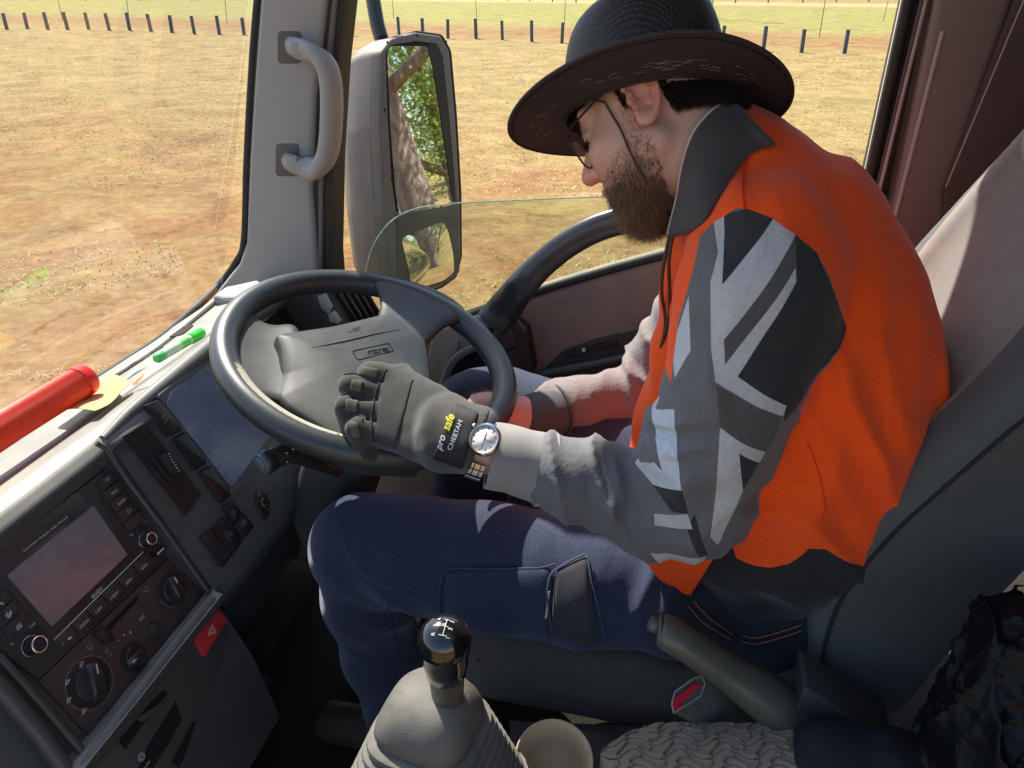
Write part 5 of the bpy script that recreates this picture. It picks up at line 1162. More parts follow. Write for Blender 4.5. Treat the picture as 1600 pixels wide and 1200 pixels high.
def polymask(n, co, poly, ylim=None):
    """1 inside a convex x-z polygon (points on the garment), else 0"""
    P = sorted(set((float(p[0]), float(p[2])) for p in poly))
    def half(Q):
        h = []
        for q in Q:
            while len(h) > 1 and (h[-1][0] - h[-2][0]) * (q[1] - h[-2][1]) - (h[-1][1] - h[-2][1]) * (q[0] - h[-2][0]) <= 0: h.pop()
            h.append(q)
        return h[:-1]
    P = [A(q) for q in half(P) + half(P[::-1])]; c = sum(P) / len(P); cur = None
    for i in range(len(P)):
        a, b_ = P[i], P[(i + 1) % len(P)]; d = b_ - a; nn = A([-d[1], d[0]]); nn /= np.linalg.norm(nn) + 1e-9
        if nn @ (c - a) < 0: nn = -nn
        x = N(n, 'ShaderNodeVectorMath', operation='DOT_PRODUCT'); L(n, co, x.inputs[0]); x.inputs[1].default_value = (nn[0], 0, nn[1])
        s = math_(n, 'SUBTRACT', x.outputs['Value'], float(nn @ a)); cur = s if cur is None else math_(n, 'MINIMUM', cur, s)
    return math_(n, 'GREATER_THAN', cur, 0.)
SH_lo, SH_hi = (-.24, .68, 1.46), (.40, 1.34, 2.20)
M_tmp = mat('shirt_tmp', (.9, .1, .02))
shirt = sdf('shirt', f_shirt, SH_lo, SH_hi, .0045, M_tmp, person)
TS = bvh(shirt)
_v = A([v.co for v in shirt.data.vertices]); _t = f_torso(_v)
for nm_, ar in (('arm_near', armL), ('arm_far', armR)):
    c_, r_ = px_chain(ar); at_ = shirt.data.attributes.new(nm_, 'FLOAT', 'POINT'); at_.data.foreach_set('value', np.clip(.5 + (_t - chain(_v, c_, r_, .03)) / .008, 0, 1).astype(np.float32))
def hp_(lst):
    out = []
    for u, v in lst:
        h = hit(TS, u, v)
        if h is None:
            for k in range(1, 40):
                h = hit(TS, u + (1140 - u) * k / 60, v + (600 - v) * k / 60)
                if h is not None: break
            h = Y(u, v, .79 if h is None else h[1])
        if h[1] > .875: h = Y(u, v, .80)
        out.append(h)
    return out
def hy(lst, y): return [Y(u, v, y) for u, v in lst]
ORG = (1.0, .092, .005)
def shirt_mat(kind):
  m, n, b, co = nodes('shirt_cloth')
  ORG = (1.0, .092, .005); GRY = (.135, .135, .14); DRK = (.030, .032, .034); MID = (.085, .083, .082); WHT = (.46, .47, .47); LBL = (.52, .56, .60)
  sep = N(n, 'ShaderNodeSeparateXYZ'); L(n, co, sep.inputs[0])
  near = math_(n, 'LESS_THAN', sep.outputs[1], .905)
  nz = noise(n, co, 6, 3); c = mixc(n, nz, tuple(x * .93 for x in ORG), tuple(min(1, x * 1.05) for x in ORG))
  def lay(c, polys, col, cond=near):
      if kind != 'arm': return c
      mk_ = None
      for p in polys:
          q = polymask(n, co, p); mk_ = q if mk_ is None else math_(n, 'MAXIMUM', mk_, q)
      return mixc(n, math_(n, 'MULTIPLY', mk_, cond), c, col)
  # sleeve field = all of the arm, split into convex pieces
  at1 = N(n, 'ShaderNodeAttribute', attribute_name='arm_near'); at2 = N(n, 'ShaderNodeAttribute', attribute_name='arm_far')
  orange = c; c = mixc(n, nz, tuple(x * .9 for x in GRY), tuple(x * 1.1 for x in GRY))
  slv = [[(1094, 368), (1115, 347), (1150, 325), (1167, 326), (1206, 340), (1243, 366), (1276, 394), (1297, 433), (1304, 457)],
         [(1094, 368), (1304, 457), (1323, 513), (1318, 531), (1238, 655), (1040, 665), (1060, 500)]]
  inner = polymask(n, co, [Y(640, 590, .77), Y(1040, 590, .77), Y(1250, 628, .77), Y(1250, 930, .77), Y(640, 930, .77)])
  smask = math_(n, 'MULTIPLY', inner, math_(n, 'GREATER_THAN', at1.outputs['Fac'], .5))
  for p in (slv if kind == 'arm' else []): smask = math_(n, 'MAXIMUM', smask, polymask(n, co, hp_(p)))
  smask = math_(n, 'MULTIPLY', smask, near)
  c = lay(c, [hp_(p) for p in [[(1131, 333), (1167, 325), (1208, 342), (1129, 446)]]], DRK)
  c = lay(c, [hp_(p) for p in [[(1243, 366), (1276, 394), (1304, 457), (1244, 440)], [(1244, 440), (1304, 457), (1323, 513), (1318, 531), (1229, 636), (1152, 590)], [(1318, 531), (1244, 636), (1224, 660), (1228, 632)]]], DRK)
  c = lay(c, [hp_(p) for p in [[(1131, 531), (1243, 366), (1243, 420), (1133, 570)], [(1119, 600), (1224, 652), (1207, 690), (1196, 706), (1125, 668)]]], MID)
  c = lay(c, [hp_(p) for p in [[(1155, 710), (1187, 723), (1161, 767)]]], DRK)
  c = lay(c, [hp_(p) for p in [[(1208, 342), (1243, 366), (1131, 531), (1128, 445)], [(1128, 445), (1131, 531), (1111, 545), (1110, 440)], [(1115, 346), (1131, 335), (1132, 363), (1122, 394)],
      [(1122, 394), (1132, 363), (1128, 446), (1110, 440)], [(1111, 545), (1131, 531), (1133, 570), (1118.5, 599)], [(1133, 570), (1243, 419), (1244.5, 440), (1152, 589)], [(1133, 569), (1152, 589), (1118, 599)],
      [(1118.5, 597), (1152, 588), (1229, 634), (1223.5, 650)], [(1125, 668), (1196, 706), (1187, 723), (1152, 706)], [(1125, 668), (1155, 708), (1161, 767), (1118, 776)], [(1118, 775), (1161, 766), (1122, 852), (1110, 838)]]], WHT)
  c = lay(c, [hp_(p) for p in [[(1076, 462), (1070, 510), (1079, 548), (1054, 590), (1050, 540)], [(1020, 625), (1053, 640), (1064, 765), (1034, 735)], [(992, 722), (1022, 722), (1066, 766), (1020, 757)]]], LBL)  # pale cloth shapes; the last paints the highlight on the elbow
  c = lay(c, [hp_(p) for p in [[(1020, 757), (1066, 767), (1076, 803), (1048, 798)], [(1085, 803), (1107, 866), (1096, 874), (1074, 828)]]], DRK)
  c = lay(c, [hp_(p) for p in [[(1022, 803), (1074, 803), (1082, 827), (1023, 821)], [(1017, 864), (1060, 876), (1104, 868), (1070, 882), (1030, 876)]]], WHT)
  # dark lower panels and the curved orange hem
  body_c = orange
  if kind == 'low':
    hem_ = hp_([(1064, 952), (1090, 905), (1124, 852), (1150, 872), (1180, 884), (1205, 887), (1232, 881), (1262, 858), (1290, 858), (1316, 874), (1345, 884), (1375, 892)])
    for p0_, p1_ in zip(hem_, hem_[1:]):
        if p1_[0] > p0_[0]: body_c = mixc(n, math_(n, 'MULTIPLY', polymask(n, co, [p0_, p1_ + A([.0006, 0, 0]), p1_ + A([.0006, 0, -.3]), p0_ - A([0, 0, .3])]), near), body_c, (.020, .021, .024))
  c = mixc(n, smask, body_c, c) if kind == 'arm' else body_c
  far = math_(n, 'GREATER_THAN', sep.outputs[1], 1.05)
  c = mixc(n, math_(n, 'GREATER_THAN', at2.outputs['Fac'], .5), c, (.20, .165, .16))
  vo = N(n, 'ShaderNodeTexVoronoi'); vo.inputs['Scale'].default_value = 150; L(n, co, vo.inputs['Vector'])
  hexd = ramp(n, vo.outputs['Distance'], [(.25, g1(0)), (.55, g1(1))]); c = mixc(n, math_(n, 'MULTIPLY', math_(n, 'SUBTRACT', 1., hexd), .16), c, mixc(n, .5, c, (.0, .0, .0)))
  L(n, c, b.inputs['Base Color']); b.inputs['Roughness'].default_value = .8; b.inputs['Sheen Weight'].default_value = .15; b.inputs['Specular IOR Level'].default_value = .25
  wr = noise(n, co, 16, 4, .55, .8); bumpn(n, b, hexd, .25, .0008, bumpn(n, b, wr, .25, .006)); return m

for nm_ in ('arm', 'low'): shirt.data.materials.append(shirt_mat(nm_))
shirt.data.materials.pop(index=0)
_a = np.empty(len(_v), np.float32); shirt.data.attributes['arm_near'].data.foreach_get('value', _a); _nf = len(shirt.data.polygons); _q = np.empty(_nf * 4, np.int32); shirt.data.polygons.foreach_get('vertices', _q); _q = _q.reshape(-1, 4)
shirt.data.polygons.foreach_set('material_index', ((_v[_q][:, :, 2].mean(1) < 1.72) & (_a[_q].max(1) < .5)).astype(np.int32))

# cuffs
M_cuf = mat('cuff_grey', (.245, .235, .225), .85, var=.07, vs=40, bump=.5, bs=1200, dist=.0005, sheen=.2)
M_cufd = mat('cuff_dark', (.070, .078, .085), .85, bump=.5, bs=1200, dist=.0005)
def cuff(name, lst, m_, flare=1.):
    c, r = px_chain(lst); pts = spline(c, 8); rr = np.interp(np.linspace(0, 1, len(pts)), np.linspace(0, 1, len(r)), r); V, F = tubem(pts, list(rr), sides=28, caps=False, flat=.95)
    V = [tuple(A(v) + .0015 * A([mnoise.noise(Vector(v) * 40)] * 3)) for v in V]; o = mk(name, V, F, m_, shirt); subsurf(o, 1, .0035, -1)
    tube('cuff_seam', [pts[0] + rr[0] * 1.02 * (math.cos(a) * nrm(np.cross(pts[1] - pts[0], Zz)) + math.sin(a) * nrm(np.cross(pts[1] - pts[0], np.cross(pts[1] - pts[0], Zz)))) for a in np.linspace(0, 2 * math.pi, 37)], .0022, m_, o, sides=8, caps=False); return o
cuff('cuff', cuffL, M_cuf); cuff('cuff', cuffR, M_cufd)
# open hem flap of orange cloth in front of the hip, rear tail
fl_ = [Y(1000, 866, .815), Y(1060, 884, .795), Y(1124, 858, .79), Y(1098, 905, .79), Y(1066, 950, .80), Y(1030, 912, .81)]
M_org = mat('orange_cloth', ORG, .8, var=.06, vs=12, bump=.4, bs=260, dist=.001)
rows = []
for i in range(9):
    s = i / 8; a = Y(1000 + 66 * s, 866 + 84 * s, .818 - .0 * s); b2 = Y(1128 - 62 * s, 852 + 98 * s, .785 + .03 * s); mm = (a + b2) / 2 + A([0, -.012 * (1 - s), .0])
    rows.append(spline([a, mm, b2], 5))
o = mk('hem_flap', *gridm(rows), M_org, shirt); subsurf(o, 1, .002)
rows = [[Y(1235, 950, .86), Y(1262, 945, .85)], [Y(1245, 975, .86), Y(1266, 975, .85)], [Y(1256, 996, .86), Y(1270, 996, .85)]]; o = mk('shirt_tail', *gridm(rows), M_org, shirt); subsurf(o, 1, .002)
fp_ = [Y(1026, 540, .935), Y(1054, 534, .925), Y(1062, 560, .92), Y(1050, 600, .92), Y(1042, 598, .925)]
o = slab('placket_flap', fp_, nside, .006, M_org, shirt, .002, r=.004)
# raised seams
M_seam = mat('orange_seam', (.75, .055, .004), .85)
def seam(lst, r, m_, par, off=.0006, tree_=None):
    P = [hit(tree_ or TS, u, v, off) for u, v in spline([A(q) for q in lst], 5)]; P = [p for p in P if p is not None]
    if len(P) > 2: return tube('seam', P, r, m_, par, sides=6)
seam([(1198, 222), (1180, 232), (1164, 262), (1160, 300), (1163, 325)], .0016, M_seam, shirt)
seam([(1262, 690), (1280, 740), (1288, 790), (1282, 812)], .0012, M_seam, shirt)
# ---- collar ----
top = [(1146, 157, 1.02), (1128, 163, .975), (1108, 176, .940), (1083, 208, .915), (1067, 256, .900), (1058, 308, .892), (1050, 340, .888), (1044, 364, .886)]
bot = [(1212, 226, 1.0), (1196, 230, .955), (1168, 246, .910), (1140, 282, .880), (1116, 322, .868), (1100, 346, .866), (1080, 362, .868), (1056, 368, .878)]
TBS = bvh(body, shirt)
def cy(q, o):
    h = hit(TBS, q[0], q[1]); return Y(q[0], q[1], q[2] if h is None or h[1] > 1.1 else min(q[2] + .02, h[1] - o))
tp = [cy(q, .012 if k > 1 else .004) for k, q in enumerate(top)]; bp_ = [cy(q, .004) for q in bot]
tp = [A([p[0], 2.0 - p[1], p[2] - .01]) for p in tp[:0:-1]] + tp; bp_ = [A([p[0], 2. - p[1], p[2] - .01]) for p in bp_[:0:-1]] + bp_
ts, bs_ = spline(tp, 4), spline(bp_, 4); rows = []
for s in np.linspace(0, 1, 9):
    rows.append([t + (q - t) * s + nrm(A([0, p_ - 1.0, 0]) + 1e-6) * .010 * math.sin(math.pi * s) for t, q, p_ in zip(ts, bs_, [(t[1] + q[1]) / 2 for t, q in zip(ts, bs_)])])
collar = mk('collar', *gridm(rows), mat('collar_cloth', (.052, .050, .052), .85, var=.12, bump=.5, bs=900, dist=.0006, sheen=.15), shirt); subsurf(collar, 1, .0035, 0)
tube('collar_edge', ts, .0021, mat('collar_piping', (.52, .40, .37), .7), collar, sides=8)
# ---- trousers ----
legL = [(1190, 930, .90, .105), (1050, 915, .885, .095), (900, 905, .875, .094), (760, 885, .868, .092), (640, 862, .862, .082), (562, 850, .862, .072), (575, 930, .872, .068), (598, 1020, .885, .064), (628, 1110, .89, .060), (660, 1190, .895, .056)]
legR = [(1180, 900, 1.08, .10), (1000, 740, 1.13, .095), (860, 672, 1.16, .085), (780, 645, 1.175, .080), (742, 648, 1.18, .074), (735, 760, 1.17, .066), (740, 860, 1.15, .060), (742, 950, 1.13, .055)]
def f_trous(p):
    c, r = px_chain(legL); d = chain(p, c, r, .03)
    c, r = px_chain(legR); d = smin(d, chain(p, c, r, .03), .02)
    d = smin(d, ell(p, (.165, 1., 1.52), (.14, .185, .105)), .04)
    kL = Y(600, 930, .86); w = np.exp(-((p - kL) ** 2).sum(1) / .010)
    q = np.stack([(p[:, 0] * .7 + p[:, 2] * .7) * 22, p[:, 1] * 5, (p[:, 0] * .7 - p[:, 2] * .7) * 5], 1); d = d - .010 * w * (1 - 2 * np.abs(vn(q, 1.)))
    q2 = np.stack([p[:, 0] * 16, p[:, 1] * 6, p[:, 2] * 9], 1); d = d + .0035 * (np.abs(vn(q2, 1.)) - .3) * 1.5
    # crease lines across hip
    hp0 = Y(1000, 900, .82); w = np.exp(-((p - hp0) ** 2).sum(1) / .012); q3 = np.stack([(p[:, 0] - p[:, 2] * .35) * 30, p[:, 1] * 4, p[:, 2] * 5], 1); d = d - .007 * w * (1 - 2 * np.abs(vn(q3, 1.)))
    return d
m, n, b, co = nodes('navy_drill')
d1 = noise(n, co, 5, 5, .6); mp = N(n, 'ShaderNodeMapping'); mp.inputs['Rotation'].default_value = (.4, .5, .78); L(n, co, mp.inputs[0])
wv = N(n, 'ShaderNodeTexWave'); wv.inputs['Scale'].default_value = 300; L(n, mp.outputs[0], wv.inputs[0])
fz = ramp(n, noise(n, co, 420, 3, .7), [(.4, g1(0)), (.75, g1(1))])
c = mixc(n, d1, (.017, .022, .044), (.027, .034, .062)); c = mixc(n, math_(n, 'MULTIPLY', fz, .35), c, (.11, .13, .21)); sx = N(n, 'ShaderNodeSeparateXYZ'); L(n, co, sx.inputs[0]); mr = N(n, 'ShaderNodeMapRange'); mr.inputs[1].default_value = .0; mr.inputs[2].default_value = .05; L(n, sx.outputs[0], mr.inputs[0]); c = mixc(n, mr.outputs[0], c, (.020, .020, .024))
L(n, c, b.inputs['Base Color']); b.inputs['Roughness'].default_value = .92
b.inputs['Sheen Weight'].default_value = .3; b.inputs['Sheen Roughness'].default_value = .5; b.inputs['Sheen Tint'].default_value = (.8, .85, 1, 1); b.inputs['Specular IOR Level'].default_value = .15
bumpn(n, b, wv.outputs['Fac'], .35, .0005, bumpn(n, b, noise(n, co, 25, 5, .6), .3, .004)); M_navy = m
trous = sdf('trousers', f_trous, (-.64, .72, 1.0), (.40, 1.34, 1.72), .0062, M_navy, person)
TT = bvh(trous)
# cargo pocket and flaps lie on the thigh
M_stit = mat('navy_stitch', (.050, .062, .12), .9)
def drape(name, outline, off, m_, par, tree_, nn=14, thick=.0025):
    """a patch of cloth following the garment below it"""
    P = [A(q, float) for q in outline]; a, b_, c_, d_ = P; rows = []
    for i in range(nn + 1):
        s = i / nn; row = []
        for j in range(nn + 1):
            t = j / nn; u, v = (a + (b_ - a) * t) * (1 - s) + (d_ + (c_ - d_) * t) * s; e = min(s, 1 - s, t, 1 - t) * nn
            h = hit(tree_, u, v, off * min(1, .25 + e)); row.append(h if h is not None else (row[-1] if row else (rows[-1][j] if rows else Y(u, v, .80))))
        rows.append(row)
    o = mk(name, *gridm(rows), m_, par); subsurf(o, 1, thick, -1); return o
pk = drape('cargo_pocket', [(700, 892), (862, 886), (858, 1004), (694, 988)], .006, M_navy, trous, TT)
seam([(698, 985), (690, 960), (689, 925), (701, 891), (760, 889), (840, 888), (868, 882)], .0014, M_stit, trous, .005, TT); seam([(706, 985), (697, 955), (697, 925), (707, 897)], .0009, M_stit, trous, .006, TT); seam([(838, 890), (836, 940), (832, 1003)], .0009, M_stit, trous, .006, TT)
M_dk = mat('charcoal_flap', (.034, .032, .036), .9, bump=.4, bs=900, sheen=.1)
fl2 = drape('pocket_flap', [(872, 888), (918, 868), (930, 1005), (862, 985)], .010, M_dk, trous, TT)
seam([(866, 978), (860, 945), (858, 915), (868, 893), (915, 870)], .0018, M_stit, trous, .011, TT); seam([(918, 870), (930, 935), (948, 1000)], .0012, M_stit, trous, .010, TT)
o = slab('pocket_label', [hit(TT, u, v, .013) for u, v in ((859, 922), (862, 922), (858, 960), (855, 960))], nside, .001, mat('label_tan', (.6, .4, .3), .7), trous, 0)
M_or = mat('orange_thread', (.40, .13, .06), .8)
for off in (0, 8): seam([(1075 + off, 946 - off), (1100 + off, 972 - off), (1142 + off * .3, 998 - off)], .0007, M_or, trous, .003, bvh(trous, shirt))
for off in (0, 9): seam([(1158, 1000 - off), (1180, 1004 - off), (1215, 996 - off), (1250, 984 - off)], .0007, M_or, trous, .003, bvh(trous, shirt))
seam([(520, 800), (545, 870), (570, 900), (620, 925), (680, 950)], .0016, M_stit, trous, -.0004, TT); seam([(610, 925), (606, 950), (618, 1000), (625, 1060)], .001, M_stit, trous, .0005, TT)
# boots on the floor
def f_boot(p, c):
    d = smin(cone(p, c + A([.06, 0, .14]), c + A([.05, 0, .05]), .055, .048), cone(p, c + A([.05, 0, .045]), c + A([-.14, 0, .035]), .045, .038), .02); return smax(d, c[2] - p[:, 2], .006)
for c in (A([-.42, .895, 1.002]), A([-.46, 1.13, 1.002])): sdf('boot', lambda p: f_boot(p, c), c + A([-.22, -.1, -.02]), c + A([.16, .1, .26]), .008, mat('boot_leather', (.05, .035, .025), .6), person)
# ---- glove ----
Kn = [Y(625, 590, .865), Y(608, 615, .845), Y(600, 645, .822), Y(603, 680, .802)]
Pp = [Y(578, 583, .858), Y(549, 603, .838), Y(543, 635, .815), Y(560, 668, .795)]
Dp = [Y(572, 606, .850) + A([0, 0, -.008]), Y(545, 628, .832) + A([0, 0, -.014]), Y(548, 660, .812) + A([0, 0, -.016]), Y(572, 692, .792) + A([0, 0, -.014])]
Tp = [d + A([.020, .008, -.012]) for d in Dp]
def f_glove(p):
    w0, w1 = Y(708, 648, .795), Y(692, 706, .768); d = None
    for i in range(4):
        w = w0 + (w1 - w0) * i / 3; e = cone(p, w, Kn[i], .024, .0185); d = e if d is None else smin(d, e, .016)
    d = smin(d, cone(p, Y(775, 684, .758), Y(700, 662, .778), .034, .032), .02); d = smin(d, cone(p, Y(768, 708, .752), Y(700, 692, .766), .034, .032), .02)
    for i in range(4):
        f = smin(cone(p, Kn[i], Pp[i], .0178, .0165), cone(p, Pp[i], Dp[i], .0160, .0150), .005); f = smin(f, cone(p, Dp[i], Tp[i], .0150, .0125), .005)
        d = smin(d, f, .005)
    th = smin(cone(p, Y(690, 650, .83), Y(640, 640, .875), .017, .0145), cone(p, Y(640, 640, .875), Y(600, 650, .885), .0142, .012), .004); d = smin(d, th, .01)
    cut = A([-.95, -.08, .30]); d = smax(d, -((p - Y(748, 692, .752)) @ cut), .004)
    for i in range(3):        # seam grooves between the fingers
        g = cone(p, (Pp[i] + Pp[i + 1]) / 2 + A([0, -.012, .002]), (Kn[i] + Kn[i + 1]) / 2 + A([0, -.012, .010]), .002, .0015); d = smax(d, -g, .004)
    return d + .0012 * vn(p, 60) + .0022 * (np.abs(vn(p * A([1, 1, .6]), 30)) - .3)
m, n, b, co = nodes('glove_cloth'); d1 = noise(n, co, 22, 6, .65)
gd = nrm(Kn[1] - Y(700, 680, .78)); xx = N(n, 'ShaderNodeVectorMath', operation='DOT_PRODUCT'); L(n, co, xx.inputs[0]); xx.inputs[1].default_value = tuple(nrm(np.cross(gd, Ff)))
sn = math_(n, 'SINE', math_(n, 'MULTIPLY', xx.outputs['Value'], 3200)); L(n, mixc(n, d1, (.024, .022, .018), (.048, .043, .034)), b.inputs['Base Color']); b.inputs['Roughness'].default_value = .9; b.inputs['Sheen Weight'].default_value = .2
bumpn(n, b, sn, .35, .0005, bumpn(n, b, noise(n, co, 900, 2), .4, .0004)); M_glv = m
glove = sdf('glove', f_glove, A([-.50, .69, 1.70]), A([-.13, .95, 1.93]), .0024, M_glv, person)
TG = bvh(glove)
M_gpad = mat('glove_pad', (.105, .095, .062), .85, var=.25, vs=60, bump=.8, bs=1400, dist=.0007); M_gsued = mat('glove_suede', (.042, .040, .034), .92, var=.3, vs=25, bump=.5, bs=1200); M_gblk = mat('glove_strap', (.012, .012, .012), .75, bump=.4, bs=1000)
def gdr(name, q, off, m_, nn=8): return drape(name, q, off, m_, glove, TG, nn, .0018)
gdr('knuckle_pad', [(566, 573), (592, 578), (588, 590), (564, 584)], .0012, M_gpad); gdr('knuckle_pad', [(550, 594), (568, 596), (564, 612), (548, 609)], .0012, M_gpad); gdr('knuckle_pad', [(540, 624), (560, 627), (558, 644), (541, 641)], .0012, M_gpad); gdr('knuckle_pad', [(545, 658), (558, 660), (564, 684), (553, 684)], .0012, M_gpad)
gdr('back_panel', [(604, 580), (645, 596), (618, 700), (585, 688)], .0010, M_gsued, 12)
for lst in ([(535, 586), (552, 584), (575, 587), (582, 581)], [(530, 619), (545, 613), (562, 613), (568, 618)], [(538, 652), (552, 647), (564, 650), (566, 657)], [(604, 577), (592, 600), (584, 630), (580, 660), (582, 690)], [(646, 594), (628, 620), (618, 660), (618, 700)]): seam(lst, .0014, M_gsued, glove, .0006, TG)
# wrist strap with the maker's words
strap = gdr('wrist_strap', [(712, 630), (748, 646), (722, 732), (676, 716)], .0022, M_gblk, 12)
def gtext(s, p0, p1, h, m_, off=.0052, sx=1., bold=0., shear=0.):
    P = hit(TG, *p0, off); Q = hit(TG, *p1, off)
    if P is None or Q is None: print('no strap hit', s); return
    xd = nrm(Q - P); nn = nrm(Cc - P); yd = nrm(np.cross(nn, xd)); xd2 = xd; V, F = textm(s, P, xd2, nrm(yd + xd * shear), h, sx=sx, bold=bold)
    V2 = []
    for v in V:
        d = nrm(A(v) - Cc); h_ = TG.ray_cast(Vector(Cc), Vector(d)); V2.append(tuple(A(h_[0]) + A(h_[1]) * off) if h_[0] is not None else v)
    mk('lettering', V2, F, m_, strap, smooth=False)
gtext('pro', (697, 700), (706, 676), .0080, mat('strap_white', (.62, .62, .58), .6), sx=1., bold=.02, shear=.2)
gtext('safe', (706.5, 675), (718, 646), .0080, mat('strap_yellow', (.72, .62, .03), .6), sx=1., bold=.02, shear=.2)
gtext('CHEETAH', (713, 702), (731, 656), .0058, mat('strap_white2', (.60, .60, .56), .6), sx=.95)
# ---- watch ----
wc = Y(757, 686, .722); wn = nrm(Cc - wc + A([-.32, .0, .30])); wx = nrm(np.cross(wn, nrm(Y(745, 740, .75) - wc))); wy = np.cross(wn, wx)
M_st = mat('steel', (.62, .62, .60), .22, metal=1, var=.08); M_dial = mat('dial_cream', (.62, .60, .55), .3, var=.04)
wat = lathe('watch', wc - wn * .006, wn, [(.0001, -.001), (.0175, -.001), (.0195, .001), (.0198, .004), (.0192, .0065), (.0172, .0082), (.0160, .0078), (.0158, .0060), (.0001, .0060)], M_st, person, 48)
mk('dial', *lathem(wc + wn * .0001, wn, [(.0157, 0), (.0157, .0003)], 40), M_dial, wat)
ms = []
for k in range(12):
    a = k * math.pi / 6; d = math.cos(a) * wx + math.sin(a) * wy; ms.append(boxm(wc + wn * .0006 + d * .0132, d, np.cross(wn, d), wn, .0030, .0008, .0003))
for a, l_ in ((2.2, .009), (-.9, .0125), (.4, .011)): d = math.cos(a) * wx + math.sin(a) * wy; ms.append(boxm(wc + wn * .0009 + d * l_ / 2, d, np.cross(wn, d), wn, l_, .0007, .0003))
mk('hands_and_markers', *join(*ms), mat('dial_dark', (.10, .10, .11), .3, metal=.5), wat, smooth=False)
mk('crown_wheel', *lathem(wc - wx * .0195 if (wc - wx)[0] < (wc + wx)[0] else wc + wx * .0195, -wx if (wc - wx)[0] < (wc + wx)[0] else wx, [(.003, 0), (.003, .003), (.002, .0035)], 14), M_st, wat)
# bracelet round the wrist
w_ax = nrm(Y(790, 716, .765) - WL); ccn = Y(752, 706, .762); o1 = nrm(wn - w_ax * (wn @ w_ax)); o2 = np.cross(w_ax, o1)
for k in range(26):
    a = math.pi * 2 * k / 26
    if math.cos(a) > .80: continue
    p = ccn + .0335 * (math.cos(a) * o1 + math.sin(a) * o2); rd = nrm(p - ccn); tg = np.cross(w_ax, rd)
    ms = [boxm(p + w_ax * s + rd * (.0003 if s == 0 else 0), w_ax, tg, rd, l_, .0070, .003) for s, l_ in ((-.0068, .0052), (0, .0074), (.0068, .0052))]
    V, F = join(*ms); o = mk('bracelet_link', V, F, M_st, wat, smooth=False); bv_ = o.modifiers.new('b', 'BEVEL'); bv_.width = .0006; bv_.segments = 2
# ---- hat ----
BC = A([-.0659, 1.0086, 2.154]); B1 = A([-.7962, .4609, -.3921]); B2 = A([.5778, .7713, -.2668]); BN = A([-.1794, .4389, .8804])
m, n, b, co = nodes('hat_weave')
mp = N(n, 'ShaderNodeMapping'); mp.inputs['Rotation'].default_value = (.3, .35, .2); L(n, co, mp.inputs[0]); ck = N(n, 'ShaderNodeTexChecker'); ck.inputs['Scale'].default_value = 620; L(n, mp.outputs[0], ck.inputs[0])
vo = N(n, 'ShaderNodeTexVoronoi'); vo.inputs['Scale'].default_value = 340; vo.inputs['Randomness'].default_value = .15; L(n, mp.outputs[0], vo.inputs['Vector'])
hd = ramp(n, vo.outputs['Distance'], [(.1, g1(1)), (.5, g1(0))]); L(n, mixc(n, hd, (.006, .007, .010), (.070, .078, .100)), b.inputs['Base Color']); b.inputs['Roughness'].default_value = .55; b.inputs['Specular IOR Level'].default_value = .45; bumpn(n, b, hd, .9, .0010); M_hat = m
M_under = mat('hat_underside', (.038, .029, .031), .7, var=.2, vs=8, bump=.3, bs=400)
rows = []; NA = 96
def brim(a, s):
    ra = .104 + (.1747 - .104) * s; rb = .088 + (.1612 - .088) * s; ca, sa = math.cos(a), math.sin(a)
    h = .0007 * s * s * sa * sa - .0077 * s * max(0, ca) ** 2 + .010 * s * s * max(0, -ca) ** 1.5 + .003 * s * math.sin(3 * a + 1) - .030 * s * s * max(0, math.cos(a - 2.3)) ** 2 + .010 * s * s * max(0, math.cos(a + 2.3)) ** 2
    return BC + B1 * (ra * ca) + B2 * rb * sa + BN * (h)
hat = None
prof = [(1.0, -.004), (1.0, .006), (.985, .03), (.955, .06), (.90, .09), (.80, .112), (.66, .123), (.45, .121), (.2, .110), (.01, .105)]
for s, h in prof:
    rows.append([BC + B1 * (.104 * s * math.cos(a) - .002) + B2 * (.088 * s * math.sin(a)) + BN * (h + .006 * (math.cos(a) > 0) * 0 - (.012 * (1 - s) * math.cos(a))) for a in np.linspace(0, 2 * math.pi, NA + 1)[:-1]])
hat = mk('hat', *gridm(rows, True), M_hat, person); subsurf(hat, 1, .003, -1)
rows = [[brim(a, s) for a in np.linspace(0, 2 * math.pi, NA + 1)[:-1]] for s in (0, .15, .3, .5, .7, .85, .95, 1.)]
br = mk('brim', *gridm(rows, True), None, hat, mats=[M_hat, M_under]); s_ = br.modifiers.new('solid', 'SOLIDIFY'); s_.thickness = .0035; s_.offset = 0; s_.material_offset = 1; s_.material_offset_rim = 1; br.modifiers.new('sub', 'SUBSURF').render_levels = 1
up_ = A(br.data.polygons[0].normal) @ BN
if up_ < 0: br.data.flip_normals()
tube('brim_edge', [brim(a, 1.0) for a in np.linspace(0, 2 * math.pi, 121)], .0024, M_under, br, sides=8, caps=False)
tube('brim_stitch', [brim(a, .95) - BN * .0022 for a in np.linspace(0, 2 * math.pi, 121)], .0006, M_pit, br, sides=5, caps=False)
# frayed pale threads under the brim
ms = []
for k in range(70):
    a = rng.choice([.55, -2.6, -2.2, -.9, -3.0]) + rng.normal() * .22; s = .35 + .25 * rng.random(); P = [brim(a + .018 * i * (1 + rng.random()), s + .012 * rng.normal()) - BN * (.0030 + .002 * rng.random()) for i in range(4)]; ms.append(tubem(P, .00022, sides=3))
mk('frayed_threads', *join(*ms), mat('pale_thread', (.30, .22, .20), .8), br, smooth=False)['kind'] = 'stuff'
